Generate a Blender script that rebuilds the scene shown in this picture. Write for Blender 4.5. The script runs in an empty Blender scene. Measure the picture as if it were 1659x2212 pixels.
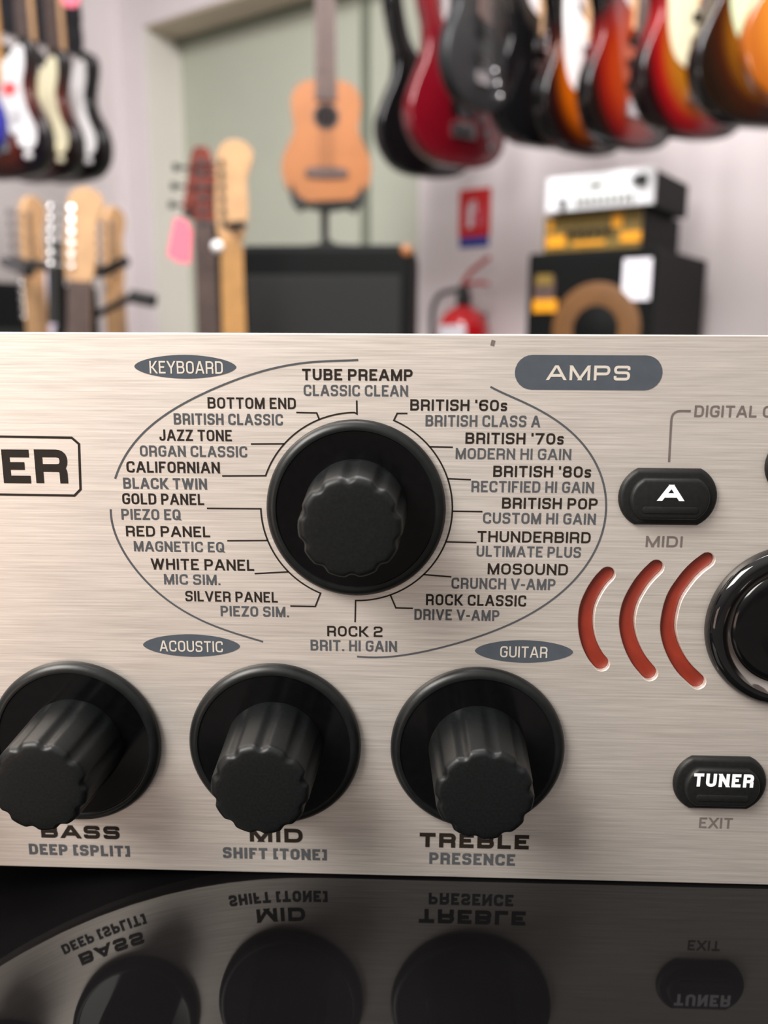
import bpy, bmesh, math, random
from mathutils import Vector, Matrix
random.seed(7)
S = bpy.context.scene
C = S.collection
S.view_settings.view_transform = 'Standard'
S.view_settings.look = 'None'
PI = math.pi

# ---------------------------------------------------------------- camera
W_, H_, F_ = 1659.0, 2212.0, 1790.0
DC = 0.1225                      # camera to panel distance
CAM = Vector((0.0, -DC, 0.90))
FOOT = (888.0, 727.0)            # picture point the panel normal runs to
ROLL = -0.0045
pitch = math.atan((H_/2 - FOOT[1]) / F_)
yaw = math.atan((FOOT[0] - W_/2) * math.cos(pitch) / F_)
fw = Vector((-math.sin(yaw)*math.cos(pitch), math.cos(yaw)*math.cos(pitch), -math.sin(pitch)))
rt = fw.cross(Vector((0, 0, 1))).normalized()
up = rt.cross(fw).normalized()
cr, sr = math.cos(ROLL), math.sin(ROLL)
rt, up = rt*cr - up*sr, up*cr + rt*sr
cam = bpy.data.cameras.new('camera')
co = bpy.data.objects.new('camera', cam)
C.objects.link(co)
co.matrix_world = Matrix(((rt.x, up.x, -fw.x, CAM.x), (rt.y, up.y, -fw.y, CAM.y), (rt.z, up.z, -fw.z, CAM.z), (0, 0, 0, 1)))
cam.sensor_fit = 'VERTICAL'; cam.sensor_height = 36.0; cam.sensor_width = 27.0
cam.lens = 36.0 * F_ / H_
cam.clip_start = 0.005; cam.clip_end = 60
cam.dof.use_dof = True
cam.dof.aperture_fstop = cam.lens / 1.85
S.camera = co

def ray(px, py):
    return fw + rt*((px - W_/2)/F_) - up*((py - H_/2)/F_)
def P(px, py, off=0.0):          # point on the plane y=-off as (x, z)
    d = ray(px, py); t = (DC - off) / d.y
    q = CAM + d*t
    return (q.x, q.z)
def at_y(px, py, dist):
    d = ray(px, py); return CAM + d*(dist/d.y)
cam.dof.focus_distance = (at_y(860, 1150, DC) - CAM).dot(fw)

# ---------------------------------------------------------------- materials
def mat(name, col, rough=0.5, metal=0.0, var=0.06, scale=40.0, coat=0.0, bump=0.0, ior=1.5, emit=None, spec=0.5):
    m = bpy.data.materials.new(name); m.use_nodes = True
    n = m.node_tree.nodes; l = m.node_tree.links
    b = n['Principled BSDF']
    tc = n.new('ShaderNodeTexCoord'); nz = n.new('ShaderNodeTexNoise'); nz.inputs['Scale'].default_value = scale
    nz.inputs['Detail'].default_value = 3
    l.new(tc.outputs['Object'], nz.inputs['Vector'])
    rp = n.new('ShaderNodeValToRGB')
    rp.color_ramp.elements[0].position = .3; rp.color_ramp.elements[1].position = .7
    rp.color_ramp.elements[0].color = [c*(1-var) for c in col[:3]] + [1]
    rp.color_ramp.elements[1].color = [min(1, c*(1+var)) for c in col[:3]] + [1]
    l.new(nz.outputs['Fac'], rp.inputs['Fac']); l.new(rp.outputs['Color'], b.inputs['Base Color'])
    b.inputs['Roughness'].default_value = rough; b.inputs['Metallic'].default_value = metal
    b.inputs['Coat Weight'].default_value = coat; b.inputs['Coat Roughness'].default_value = .05
    b.inputs['IOR'].default_value = ior; b.inputs['Specular IOR Level'].default_value = spec
    if bump:
        bp = n.new('ShaderNodeBump'); bp.inputs['Strength'].default_value = bump; bp.inputs['Distance'].default_value = .0002
        l.new(nz.outputs['Fac'], bp.inputs['Height']); l.new(bp.outputs['Normal'], b.inputs['Normal'])
    return m

def srgb(r, g, b):
    f = lambda c: (c/255/12.92) if c/255 <= .04045 else ((c/255+.055)/1.055)**2.4
    return (f(r), f(g), f(b))

def brushed():
    m = bpy.data.materials.new('brushed aluminium'); m.use_nodes = True
    n = m.node_tree.nodes; l = m.node_tree.links; b = n['Principled BSDF']
    tc = n.new('ShaderNodeTexCoord')
    def noise(sx, sz, det):
        mp = n.new('ShaderNodeMapping'); mp.inputs['Scale'].default_value = (sx, 1, sz)
        nz = n.new('ShaderNodeTexNoise'); nz.inputs['Scale'].default_value = 1; nz.inputs['Detail'].default_value = det
        nz.inputs['Roughness'].default_value = .6
        l.new(tc.outputs['Object'], mp.inputs['Vector']); l.new(mp.outputs['Vector'], nz.inputs['Vector'])
        return nz.outputs['Fac']
    a = noise(80, 3600, 4); c = noise(16, 900, 3); e = noise(25, 60, 2)
    def math_(op, x, y):
        k = n.new('ShaderNodeMath'); k.operation = op
        for i, v in enumerate((x, y)):
            if isinstance(v, (int, float)): k.inputs[i].default_value = v
            else: l.new(v, k.inputs[i])
        return k.outputs[0]
    s = math_('ADD', math_('MULTIPLY', a, .62), math_('MULTIPLY', c, .26))
    s = math_('ADD', s, math_('MULTIPLY', e, .12))
    rp = n.new('ShaderNodeValToRGB')
    rp.color_ramp.elements[0].position = .34; rp.color_ramp.elements[1].position = .66
    rp.color_ramp.elements[0].color = (.60, .545, .50, 1); rp.color_ramp.elements[1].color = (.90, .835, .78, 1)
    l.new(s, rp.inputs['Fac']); l.new(rp.outputs['Color'], b.inputs['Base Color'])
    b.inputs['Metallic'].default_value = .75
    b.inputs['Roughness'].default_value = .48
    bp = n.new('ShaderNodeBump'); bp.inputs['Strength'].default_value = .25; bp.inputs['Distance'].default_value = .00005
    l.new(s, bp.inputs['Height']); l.new(bp.outputs['Normal'], b.inputs['Normal'])
    return m

def burst(name, cols, cx=0.0, cz=.18, rx=.165, rz=.205):
    m = bpy.data.materials.new(name); m.use_nodes = True
    n = m.node_tree.nodes; l = m.node_tree.links; b = n['Principled BSDF']
    tc = n.new('ShaderNodeTexCoord'); mp = n.new('ShaderNodeMapping')
    mp.inputs['Location'].default_value = (-cx/rx, 0, -cz/rz); mp.inputs['Scale'].default_value = (1/rx, 0.0, 1/rz)
    ln = n.new('ShaderNodeVectorMath'); ln.operation = 'LENGTH'
    l.new(tc.outputs['Object'], mp.inputs['Vector']); l.new(mp.outputs['Vector'], ln.inputs[0])
    rp = n.new('ShaderNodeValToRGB')
    while len(rp.color_ramp.elements) < len(cols): rp.color_ramp.elements.new(.5)
    for e, (p, c) in zip(rp.color_ramp.elements, cols):
        e.position = p; e.color = [k*.62 for k in c]+[1]
    l.new(ln.outputs['Value'], rp.inputs['Fac']); l.new(rp.outputs['Color'], b.inputs['Base Color'])
    b.inputs['Roughness'].default_value = .18; b.inputs['Coat Weight'].default_value = .15
    b.inputs['Coat Roughness'].default_value = .05
    return m

M = dict(
    metal=brushed(),
    edge=mat('painted edge highlight', (.95, .93, .9), .3, .3, .03, 300),
    ink=mat('black ink', srgb(34, 28, 24), .55, 0, .1, 800, spec=.2),
    grey=mat('blue grey ink', srgb(74, 76, 80), .55, 0, .08, 800, spec=.2),
    warmgrey=mat('warm grey ink', srgb(100, 93, 90), .55, 0, .08, 800, spec=.2),
    badge=mat('slate ink', srgb(70, 76, 84), .5, 0, .06, 600, spec=.25),
    pale=mat('pale lettering', (.60, .55, .49), .5, .2, .05, 900),
    white=mat('white lettering', (.80, .83, .88), .45, 0, .03, 900),
    knob=mat('soft black plastic', (.0042, .0050, .0054), .42, 0, .3, 2600, bump=.06, spec=.26),
    skirt=mat('satin black skirt', (.005, .006, .0064), .36, 0, .2, 700, bump=.1, spec=.35),
    dish=mat('polished black dish', (.002, .002, .0023), .13, 0, .2, 700, spec=.35),
    gloss=mat('gloss black', (.004, .004, .0045), .04, 0, .2, 200),
    chrome=mat('chrome', (.40, .36, .34), .10, 1, .03, 200),
    chassis=mat('black painted steel', (.006, .006, .006), .7, 0, .1, 200, spec=.2),
    button=mat('matte black rubber', (.0065, .007, .0072), .5, 0, .2, 1500, bump=.1, spec=.3),
    red=mat('red translucent plastic', (.21, .022, .010), .4, 0, .12, 300, coat=.1),
    wall=mat('white painted wall', srgb(240, 232, 233), .8, 0, .03, 3),
    door=mat('grey green door paint', srgb(188, 192, 176), .6, 0, .02, 4),
    frame=mat('grey green frame paint', srgb(126, 132, 116), .6, 0, .03, 6),
    jamb=mat('cream painted reveal', srgb(232, 229, 220), .75, 0, .02, 4),
    soffit=mat('painted soffit shade', srgb(196, 184, 166), .85, 0, .04, 5),  # shade under the door recess painted in as a beige tone
    floor=mat('grey floor', (.18, .17, .16), .5, 0, .15, 3),
    ceil=mat('ceiling white', (.75, .75, .74), .9, 0, .02, 3),
    slat=mat('dark slatwall', (.018, .018, .024), .6, 0, .2, 10),
    black=mat('gloss black lacquer', (.004, .004, .0045), .12, 0, .1, 20),
    slate=mat('satin slate lacquer', (.014, .016, .018), .42, 0, .1, 20),
    crimson=mat('metallic crimson lacquer', (.15, .003, .009), .2, .1, .15, 8, coat=.45),
    blue=mat('blue lacquer', (.015, .015, .32), .2, 0, .1, 8, coat=.5),
    lilac=mat('pale lilac lacquer', (.62, .56, .66), .3, 0, .05, 8, coat=.4),
    maple=mat('maple', srgb(190, 150, 108), .4, 0, .12, 30),
    maple2=mat('amber maple', srgb(188, 140, 80), .35, 0, .1, 30),
    rose=mat('rosewood', srgb(84, 66, 60), .55, 0, .2, 60),
    brown=mat('brown lacquered wood', srgb(110, 38, 22), .3, 0, .3, 25, coat=.4),
    cedar=mat('orange brown cedar top', srgb(160, 100, 52), .42, 0, .08, 14),
    tan=mat('tan wood', srgb(150, 92, 46), .4, 0, .1, 14),
    cream=mat('cream plastic', srgb(236, 230, 196), .35, 0, .02, 20),
    mint=mat('mint plastic', srgb(206, 222, 184), .35, 0, .02, 20),
    pwhite=mat('white plastic', srgb(246, 246, 246), .3, 0, .02, 20),
    grille=mat('black grille cloth', (.011, .012, .0115), .9, 0, .35, 700),
    tolex=mat('black vinyl', (.005, .0055, .0055), .6, 0, .3, 400, spec=.12),
    hardware=mat('nickel hardware', (.6, .6, .62), .2, 1, .05, 60),
    stand=mat('black steel tube', (.012, .013, .013), .4, 0, .1, 60),
    signred=mat('sign red', srgb(214, 30, 34), .5, 0, .04, 20),
    signblue=mat('sign blue', srgb(50, 66, 160), .5, 0, .04, 20),
    extred=mat('extinguisher red', srgb(200, 18, 28), .25, 0, .04, 20, coat=.4),
    pink=mat('pink card', srgb(232, 112, 132), .7, 0, .02, 30),
    headwhite=mat('silver white faceplate', srgb(236, 238, 242), .4, .1, .03, 30),
    yellow=mat('amber yellow faceplate', srgb(236, 160, 30), .45, 0, .1, 30),
    olive=mat('dark gold faceplate', srgb(122, 100, 44), .5, 0, .2, 80),
    cone=mat('tan speaker cone', srgb(108, 72, 34), .7, 0, .1, 40),
    paper=mat('white paper', srgb(240, 238, 246), .7, 0, .01, 30),
    tabletop=mat('dark table laminate', (.03, .028, .026), .5, 0, .2, 10),
)
SB_orange = burst('orange sunburst', [(.0, srgb(226, 130, 10)), (.55, srgb(214, 104, 8)), (.8, srgb(60, 16, 6)), (.95, (.006, .005, .005))])
SB_red = burst('cherry orange sunburst', [(.0, srgb(214, 96, 16)), (.5, srgb(196, 62, 12)), (.75, srgb(140, 14, 12)), (.92, (.006, .004, .004))])
SB_amber = burst('amber and red sunburst', [(.0, srgb(206, 140, 30)), (.5, srgb(200, 124, 24)), (.74, srgb(176, 16, 24)), (.95, (.012, .004, .005))])
SB_dark = burst('amber and black sunburst', [(.0, srgb(204, 142, 22)), (.45, srgb(176, 110, 16)), (.72, srgb(56, 16, 8)), (.9, (.006, .005, .005))])
SB_brown = burst('brown red sunburst', [(.0, srgb(190, 100, 30)), (.45, srgb(150, 56, 14)), (.75, srgb(70, 18, 10)), (.95, (.008, .006, .006))])
HONEY = burst('honey top', [(.0, srgb(244, 164, 30)), (.7, srgb(240, 150, 26)), (1.0, srgb(196, 104, 14))])

# ---------------------------------------------------------------- object helpers
def empty(name, loc, rz=0.0, label=None, cat=None, group=None):
    o = bpy.data.objects.new(name, None); C.objects.link(o)
    o.empty_display_size = .05
    o.location = loc; o.rotation_euler = (0, 0, rz)
    return tag(o, label, cat, group)
def tag(o, label=None, cat=None, group=None):
    if label: o['label'] = label
    if cat: o['category'] = cat
    if group: o['group'] = group
    return o
def link(name, me, m, parent=None, label=None, smooth=False, ang=None):
    o = bpy.data.objects.new(name, me); C.objects.link(o)
    if m is not None:
        if isinstance(m, (list, tuple)):
            for k in m: me.materials.append(k)
        else: me.materials.append(m)
    if parent is not None: o.parent = parent
    if label: o['label'] = label
    if smooth:
        for p in me.polygons: p.use_smooth = True
        if ang is not None:
            try: me.set_sharp_from_angle(angle=ang)
            except Exception: pass
    return o
def bobj(name, bm, m, parent=None, label=None, smooth=False, ang=math.radians(35), fix=True):
    if fix: bmesh.ops.recalc_face_normals(bm, faces=bm.faces)
    me = bpy.data.meshes.new(name); bm.to_mesh(me); bm.free()
    return link(name, me, m, parent, label, smooth, ang)
def box(bm, c, s, rot=None, bev=0.0, mi=0):
    r = bmesh.ops.create_cube(bm, size=1)
    vs = r['verts']
    bmesh.ops.scale(bm, vec=s, verts=vs)
    if bev:
        es = list({e for v in vs for e in v.link_edges})
        rb = bmesh.ops.bevel(bm, geom=es, offset=bev, segments=2, affect='EDGES', profile=.6)
        vs = list({v for f in rb['faces'] for v in f.verts} | {v for v in vs if v.is_valid})
    if rot is not None: bmesh.ops.rotate(bm, cent=(0, 0, 0), matrix=rot, verts=vs)
    bmesh.ops.translate(bm, vec=c, verts=vs)
    if mi:
        for f in {f for v in vs for f in v.link_faces}: f.material_index = mi
    return vs
def tube(bm, pts, r, seg=10, cap=True, r2=None):
    pts = [Vector(p) for p in pts]; rings = []
    for i, p in enumerate(pts):
        t = (pts[min(i+1, len(pts)-1)] - pts[max(i-1, 0)]).normalized()
        a = t.orthogonal().normalized() if i == 0 else None
        if i == 0: base = a
        else:
            base = (base - t*base.dot(t)).normalized()
        b = t.cross(base)
        rr = r if r2 is None else r + (r2-r)*i/(len(pts)-1)
        rings.append([bm.verts.new(p + (base*math.cos(2*PI*k/seg) + b*math.sin(2*PI*k/seg))*rr) for k in range(seg)])
    for A, B in zip(rings, rings[1:]):
        for k in range(seg):
            bm.faces.new((A[k], A[(k+1) % seg], B[(k+1) % seg], B[k]))
    if cap: bm.faces.new(rings[0]); bm.faces.new(rings[-1])
def lathe(bm, prof, seg=48, rad=None, axis='-y', cx=0, cz=0, closed_end=True):
    # prof: (r, h); revolves about an axis through (cx, cz); h runs toward -y, or up for 'z'
    rings = []
    for (r, h) in prof:
        ring = []
        for k in range(seg):
            a = 2*PI*k/seg
            rr = r if rad is None else rad(r, h, a)
            if axis == '-y': ring.append(bm.verts.new((cx + rr*math.cos(a), -h, cz + rr*math.sin(a))))
            else: ring.append(bm.verts.new((cx + rr*math.cos(a), cz + rr*math.sin(a), h)))
        rings.append(ring)
    for A, B in zip(rings, rings[1:]):
        for k in range(seg): bm.faces.new((A[k], A[(k+1) % seg], B[(k+1) % seg], B[k]))
    if closed_end: bm.faces.new(rings[-1])
    return rings
def spline(pts, n=8, closed=False):
    out = []; N = len(pts)
    pts = [Vector(p) for p in pts]
    rng = range(N) if closed else range(N-1)
    for i in rng:
        p0 = pts[(i-1) % N] if (closed or i > 0) else pts[0]*2 - pts[1]
        p1 = pts[i]; p2 = pts[(i+1) % N]
        p3 = pts[(i+2) % N] if (closed or i+2 < N) else p2*2 - p1
        for k in range(n):
            t = k/n
            out.append(.5*((2*p1) + (p2-p0)*t + (2*p0-5*p1+4*p2-p3)*t*t + (3*p1-p0-3*p2+p3)*t**3))
    if not closed: out.append(pts[-1])
    return out
def inset(pts, d):
    n = len(pts); out = []
    area = sum(pts[i].x*pts[(i+1) % n].y - pts[(i+1) % n].x*pts[i].y for i in range(n))
    sg = 1 if area > 0 else -1
    for i in range(n):
        t = (pts[(i+1) % n] - pts[i-1]); t.normalize()
        out.append(pts[i] + Vector((-t.y, t.x))*d*sg)
    return out
def slab(bm, outline, y0, y1, bev=0.0, steps=3):
    # outline: 2D points (x, z); front face at y0 (toward viewer), back face at y1
    outline = [Vector(p) for p in outline]
    rings = []
    if bev:
        for k in range(steps+1):
            a = PI/2*k/steps
            rings.append((bev*(1-math.sin(a)), y0 + bev*(1-math.cos(a))))
        for k in range(steps+1):
            a = PI/2*(1-k/steps)
            rings.append((bev*(1-math.sin(a)), y1 - bev*(1-math.cos(a))))
    else: rings = [(0, y0), (0, y1)]
    R = []
    for d, y in rings:
        q = inset(outline, d) if d else outline
        R.append([bm.verts.new((p.x, y, p.y)) for p in q])
    n = len(outline)
    for A, B in zip(R, R[1:]):
        for k in range(n): bm.faces.new((A[k], A[(k+1) % n], B[(k+1) % n], B[k]))
    bm.faces.new(R[0]); bm.faces.new(R[-1])

# ---------------------------------------------------------------- lettering and line art (flat ribbons)
def round_poly(v, closed, rad, n=5):
    out = []; N = len(v)
    for i in range(N):
        x, y = v[i][0], v[i][1]; rf = v[i][2] if len(v[i]) > 2 else 0
        if not rf or (not closed and i in (0, N-1)): out.append(Vector((x, y))); continue
        p = Vector((x, y)); a = Vector(v[i-1][:2]); b = Vector(v[(i+1) % N][:2])
        la, lb = (a-p).length, (b-p).length
        r = min(rad*rf, la*.5, lb*.5)
        p0 = p + (a-p)*(r/la); p1 = p + (b-p)*(r/lb)
        for k in range(n+1):
            t = k/n; out.append((1-t)**2*p0 + 2*t*(1-t)*p + t*t*p1)
    res = []
    for p in out:
        if not res or (p-res[-1]).length > 1e-6: res.append(p)
    if closed and (res[0]-res[-1]).length < 1e-6: res.pop()
    return res
def strip(pts, w, closed=False, cut0=None, cut1=None):
    # left and right offset lists; cut = y value for a horizontally cut end
    n = len(pts); L = []; R = []
    for i in range(n):
        if closed or 0 < i < n-1:
            d0 = (pts[i] - pts[i-1]).normalized(); d1 = (pts[(i+1) % n] - pts[i]).normalized()
            n0 = Vector((-d0.y, d0.x)); n1 = Vector((-d1.y, d1.x))
            m = (n0+n1)
            if m.length < 1e-6: m = n0
            m.normalize(); k = min(1/max(m.dot(n0), .3), 2.2)
            o = m*(w/2*k)
            L.append(pts[i]+o); R.append(pts[i]-o)
        else:
            d = (pts[1]-pts[0]).normalized() if i == 0 else (pts[-1]-pts[-2]).normalized()
            nn = Vector((-d.y, d.x))
            c = cut0 if i == 0 else cut1
            l, r = pts[i]+nn*w/2, pts[i]-nn*w/2
            if c is not None and abs(d.y) > 1e-6:
                l = l + d*((c-l.y)/d.y); r = r + d*((c-r.y)/d.y)
            L.append(l); R.append(r)
    return L, R
def rr_(a, b, c, d, r=1): return [(a, b, r), (c, b, r), (c, d, r), (a, d, r)]
G = {  # strokes: (closed, points) ; box 0..1
 'A': [(0, [(0, 0), (.44, 1)]), (0, [(1, 0), (.56, 1)]), (0, [(.16, .28), (.84, .28)])],
 'B': [(1, [(0, 0), (1, 0, 1), (1, .53, .8), (0, .53)]), (1, [(0, .53), (.95, .53, .8), (.95, 1, 1), (0, 1)])],
 'C': [(0, [(1, .70), (1, 1, 1), (0, 1, 1), (0, 0, 1), (1, 0, 1), (1, .30)])],
 'D': [(1, [(0, 0), (1, 0, 1.2), (1, 1, 1.2), (0, 1)])],
 'E': [(0, [(1, 1), (0, 1), (0, 0), (1, 0)]), (0, [(0, .52), (.93, .52)])],
 'F': [(0, [(1, 1), (0, 1), (0, 0)]), (0, [(0, .5), (.92, .5)])],
 'G': [(0, [(1, .74), (1, 1, 1), (0, 1, 1), (0, 0, 1), (1, 0, 1), (1, .48), (.55, .48)])],
 'H': [(0, [(0, 0), (0, 1)]), (0, [(1, 0), (1, 1)]), (0, [(0, .52), (1, .52)])],
 'I': [(0, [(0, 0), (0, 1)])],
 'J': [(0, [(1, 1), (1, 0, 1), (0, 0, 1), (0, .32)])],
 'K': [(0, [(0, 0), (0, 1)]), (0, [(0, .5), (.4, .5)]), (0, [(.34, .5), (.92, 1)]), (0, [(.34, .5), (.98, 0)])],
 'L': [(0, [(0, 1), (0, 0), (1, 0)])],
 'M': [(0, [(0, 0), (0, 1)]), (0, [(1, 0), (1, 1)]), (0, [(.04, 1), (.5, 0)]), (0, [(.96, 1), (.5, 0)])],
 'N': [(0, [(0, 0), (0, 1)]), (0, [(1, 0), (1, 1)]), (0, [(.03, 1), (.97, 0)])],
 'O': [(1, rr_(0, 0, 1, 1))],
 'P': [(1, [(0, .42), (1, .42, 1), (1, 1, 1), (0, 1)]), (0, [(0, 0), (0, .6)])],
 'Q': [(1, rr_(0, 0, 1, 1)), (0, [(.52, .34), (1.02, 0)])],
 'R': [(1, [(0, .44), (1, .44, 1), (1, 1, 1), (0, 1)]), (0, [(0, 0), (0, .6)]), (0, [(.5, .44), (.97, .44, .8), (.97, 0)])],
 'S': [(0, [(1, .74), (1, 1, 1), (0, 1, 1), (0, .53, .9), (1, .53, .9), (1, 0, 1), (0, 0, 1), (0, .26)])],
 'T': [(0, [(0, 1), (1, 1)]), (0, [(.5, 0), (.5, 1)])],
 'U': [(0, [(0, 1), (0, 0, 1), (1, 0, 1), (1, 1)])],
 'V': [(0, [(0, 1), (.47, 0)]), (0, [(1, 1), (.53, 0)])],
 'W': [(0, [(0, 1), (.25, 0)]), (0, [(.25, 0), (.5, 1)]), (0, [(.5, 1), (.75, 0)]), (0, [(.75, 0), (1, 1)])],
 'X': [(0, [(0, 1), (1, 0)]), (0, [(1, 1), (0, 0)])],
 'Y': [(0, [(0, 1), (.5, .42)]), (0, [(1, 1), (.5, .42)]), (0, [(.5, 0), (.5, .5)])],
 'Z': [(0, [(0, 1), (1, 1)]), (0, [(0, 0), (1, 0)]), (0, [(.03, 0), (.97, 1)])],
 '0': [(1, rr_(0, 0, 1, 1))],
 '2': [(0, [(0, .74), (0, 1, 1), (1, 1, 1), (1, .54, .9), (0, .46, .9), (0, 0), (1, 0)])],
 '6': [(0, [(1, .78), (1, 1, 1), (0, 1, 1), (0, 0, 1), (1, 0, 1), (1, .57, 1), (0, .57)])],
 '7': [(0, [(0, 1), (1, 1)]), (0, [(.95, 1), (.35, 0)])],
 '8': [(1, rr_(0, 0, 1, .53, .8)), (1, rr_(.04, .53, .96, 1, .8))],
 's': [(0, [(1, .56), (1, .70, .7), (0, .70, .7), (0, .36, .6), (1, .36, .6), (1, 0, .7), (0, 0, .7), (0, .15)])],
 "'": [(0, [(0, 1), (0, .74)])], '.': [(0, [(0, 0), (0, .10)])], '-': [(0, [(0, .40), (1, .40)])],
 '[': [(0, [(1, 1), (0, 1), (0, 0), (1, 0)])], ']': [(0, [(0, 1), (1, 1), (1, 0), (0, 0)])],
}
RW = dict(E=.86, F=.84, L=.80, T=.96, M=1.22, W=1.5, A=1.12, V=1.08, J=.78, S=.96, K=1.0, P=.96, Z=.92, s=.72, Y=1.05, X=1.05)
RW["'"] = 0; RW['.'] = 0; RW['I'] = 0; RW['-'] = .5; RW['['] = .52; RW[']'] = .52
def text_faces(bm, s, x0, x1, zb, h, t, y, gap=.22, sp=.66):
    """letters with heavy squared strokes, from x0 to x1 on baseline zb, cap height h, stroke t"""
    n = len(s); tot = 0; fixed = 0
    for i, ch in enumerate(s):
        if ch == ' ': tot += sp; continue
        rw = RW.get(ch, 1.0)
        if rw == 0: fixed += t
        else: tot += rw
        if i < n-1 and s[i+1] != ' ': tot += gap
    k = (x1 - x0 - fixed) / tot
    x = x0
    for i, ch in enumerate(s):
        if ch == ' ': x += sp*k; continue
        rw = RW.get(ch, 1.0); w = t if rw == 0 else rw*k
        iw, ih = max(w - t, 1e-9), h - t
        hh, zz = (ih, zb + t/2)
        for si, (closed, pts) in enumerate(G[ch]):
            y_ = y - si*.000007
            v = [(x + t/2 + p[0]*iw, zz + p[1]*hh) + tuple(p[2:]) for p in pts]
            q = round_poly(v, closed, h*.31)
            cuts = [None, None]
            if not closed:
                for e, (a, b) in enumerate(((0, 1), (-1, -2))):
                    pa, pb = pts[a], pts[b]
                    if abs(v[a][1]-v[b][1]) < 1e-9:            # horizontal end: run out by half a stroke
                        if pa[0] in (0, 1): q[a].x += math.copysign(t/2, v[a][0]-v[b][0])
                    elif pa[1] in (0, 1): cuts[e] = zb if pa[1] == 0 else zb + h
            L, R = strip(q, t, closed, cuts[0], cuts[1])
            vl = [bm.verts.new((p.x, y_, p.y)) for p in L]; vr = [bm.verts.new((p.x, y_, p.y)) for p in R]
            m = len(q)
            for j in range(m if closed else m-1):
                bm.faces.new((vl[j], vr[j], vr[(j+1) % m], vl[(j+1) % m]))
        x += w
        if i < n-1 and s[i+1] != ' ': x += gap*k
def line_faces(bm, pts, w, y, closed=False):
    q = [Vector(p) for p in pts]
    L, R = strip(q, w, closed)
    vl = [bm.verts.new((p.x, y, p.y)) for p in L]; vr = [bm.verts.new((p.x, y, p.y)) for p in R]
    m = len(q)
    for j in range(m if closed else m-1):
        bm.faces.new((vl[j], vr[j], vr[(j+1) % m], vl[(j+1) % m]))
INK = -0.00005
# ================================================================= THE AMPLIFIER
zb_ = P(830, 1891)[1]; zt_ = P(830, 722)[1]
ZB, ZT = zb_, zt_
PXM = abs(P(1000, 1150)[0] - P(900, 1150)[0]) / 100      # metres per pixel mid panel
amp = empty('rack_amplifier', (0, 0, 0), 0,
            'silver brushed aluminium rack amplifier with black knobs, standing on the glossy black case', 'amplifier')
XL, XR = -0.262, 0.221
TH = 0.003
slots = [
 [(1312, 1241), (1298, 1256), (1283, 1279), (1270, 1309), (1266, 1340), (1268, 1368), (1275, 1394), (1287, 1418), (1300, 1434)],
 [(1417, 1226), (1399, 1244), (1380, 1269), (1362, 1304), (1355, 1338), (1357, 1366), (1366, 1397), (1382, 1428), (1404, 1455)],
 [(1527, 1210), (1505, 1227), (1482, 1252), (1456, 1293), (1444, 1345), (1447, 1380), (1460, 1415), (1480, 1446), (1508, 1473)],
]
SW = 34.5*PXM
def capsule(pts, w):
    q = [Vector(p) for p in spline([P(*p) for p in pts], 5)]
    L, R = strip(q, w)
    out = list(L)
    d = (q[-1]-q[-2]).normalized(); nn = Vector((-d.y, d.x))
    for k in range(1, 8): a = PI*k/8; out.append(q[-1] + nn*math.cos(a)*w/2 + d*math.sin(a)*w/2)
    out += list(reversed(R))
    d = (q[0]-q[1]).normalized(); nn = Vector((-d.y, d.x))
    for k in range(1, 8): a = PI*k/8; out.append(q[0] + nn*math.cos(a)*w/2 + d*math.sin(a)*w/2)
    return out
def plate(name, outer, holes, thick, bevel, m, parent):
    cu = bpy.data.curves.new('tmp', 'CURVE'); cu.dimensions = '2D'; cu.fill_mode = 'BOTH'
    cu.extrude = thick/2 - bevel; cu.bevel_depth = bevel; cu.bevel_resolution = 1
    for loop in [outer] + holes:
        sp = cu.splines.new('POLY'); sp.points.add(len(loop)-1); sp.use_cyclic_u = True
        for p, q in zip(sp.points, loop): p.co = (q[0], q[1], 0, 1)
    ob = bpy.data.objects.new('tmp', cu); C.objects.link(ob)
    dg = bpy.context.evaluated_depsgraph_get()
    me = bpy.data.meshes.new_from_object(ob.evaluated_get(dg))
    bpy.data.objects.remove(ob)
    me.transform(Matrix.Rotation(PI/2, 4, 'X')); me.transform(Matrix.Translation((0, thick/2, 0)))
    me.name = name
    me.materials.clear()
    return link(name, me, m, parent)
B = .00012
panel = plate('front_panel', [(XL+B, ZB+B), (XR-B, ZB+B), (XR-B, ZT-B), (XL+B, ZT-B)], [inset([Vector(p) for p in capsule(s, SW)], -.0001) for s in slots], TH, B, M['metal'], amp)
panel['label'] = 'brushed silver front panel with printed captions'
bm = bmesh.new(); box(bm, ((XL+XR)/2, .11+TH/2+.0005, (ZB+ZT)/2), (.44, .215, ZT-ZB-.002), bev=.0015)
bobj('chassis', bm, M['chassis'], amp)
bm = bmesh.new()
# top edge strip, its pale colour painting in overhead light caught there
box(bm, ((XL+XR)/2, TH/2+.00005, ZT-.00005), (XR-XL-.001, TH-.0004, .0003)); bobj('top_edge', bm, M['edge'], panel, 'top edge with its highlight painted in pale')
for i, s in enumerate(slots):
    bm = bmesh.new()
    o = capsule(s, SW*1.0)
    slab(bm, o, .0008, .0036, .0003, 3)
    bobj('light_bar', bm, M['red'], amp, 'red translucent light bar in curved slot', smooth=True)

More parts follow.
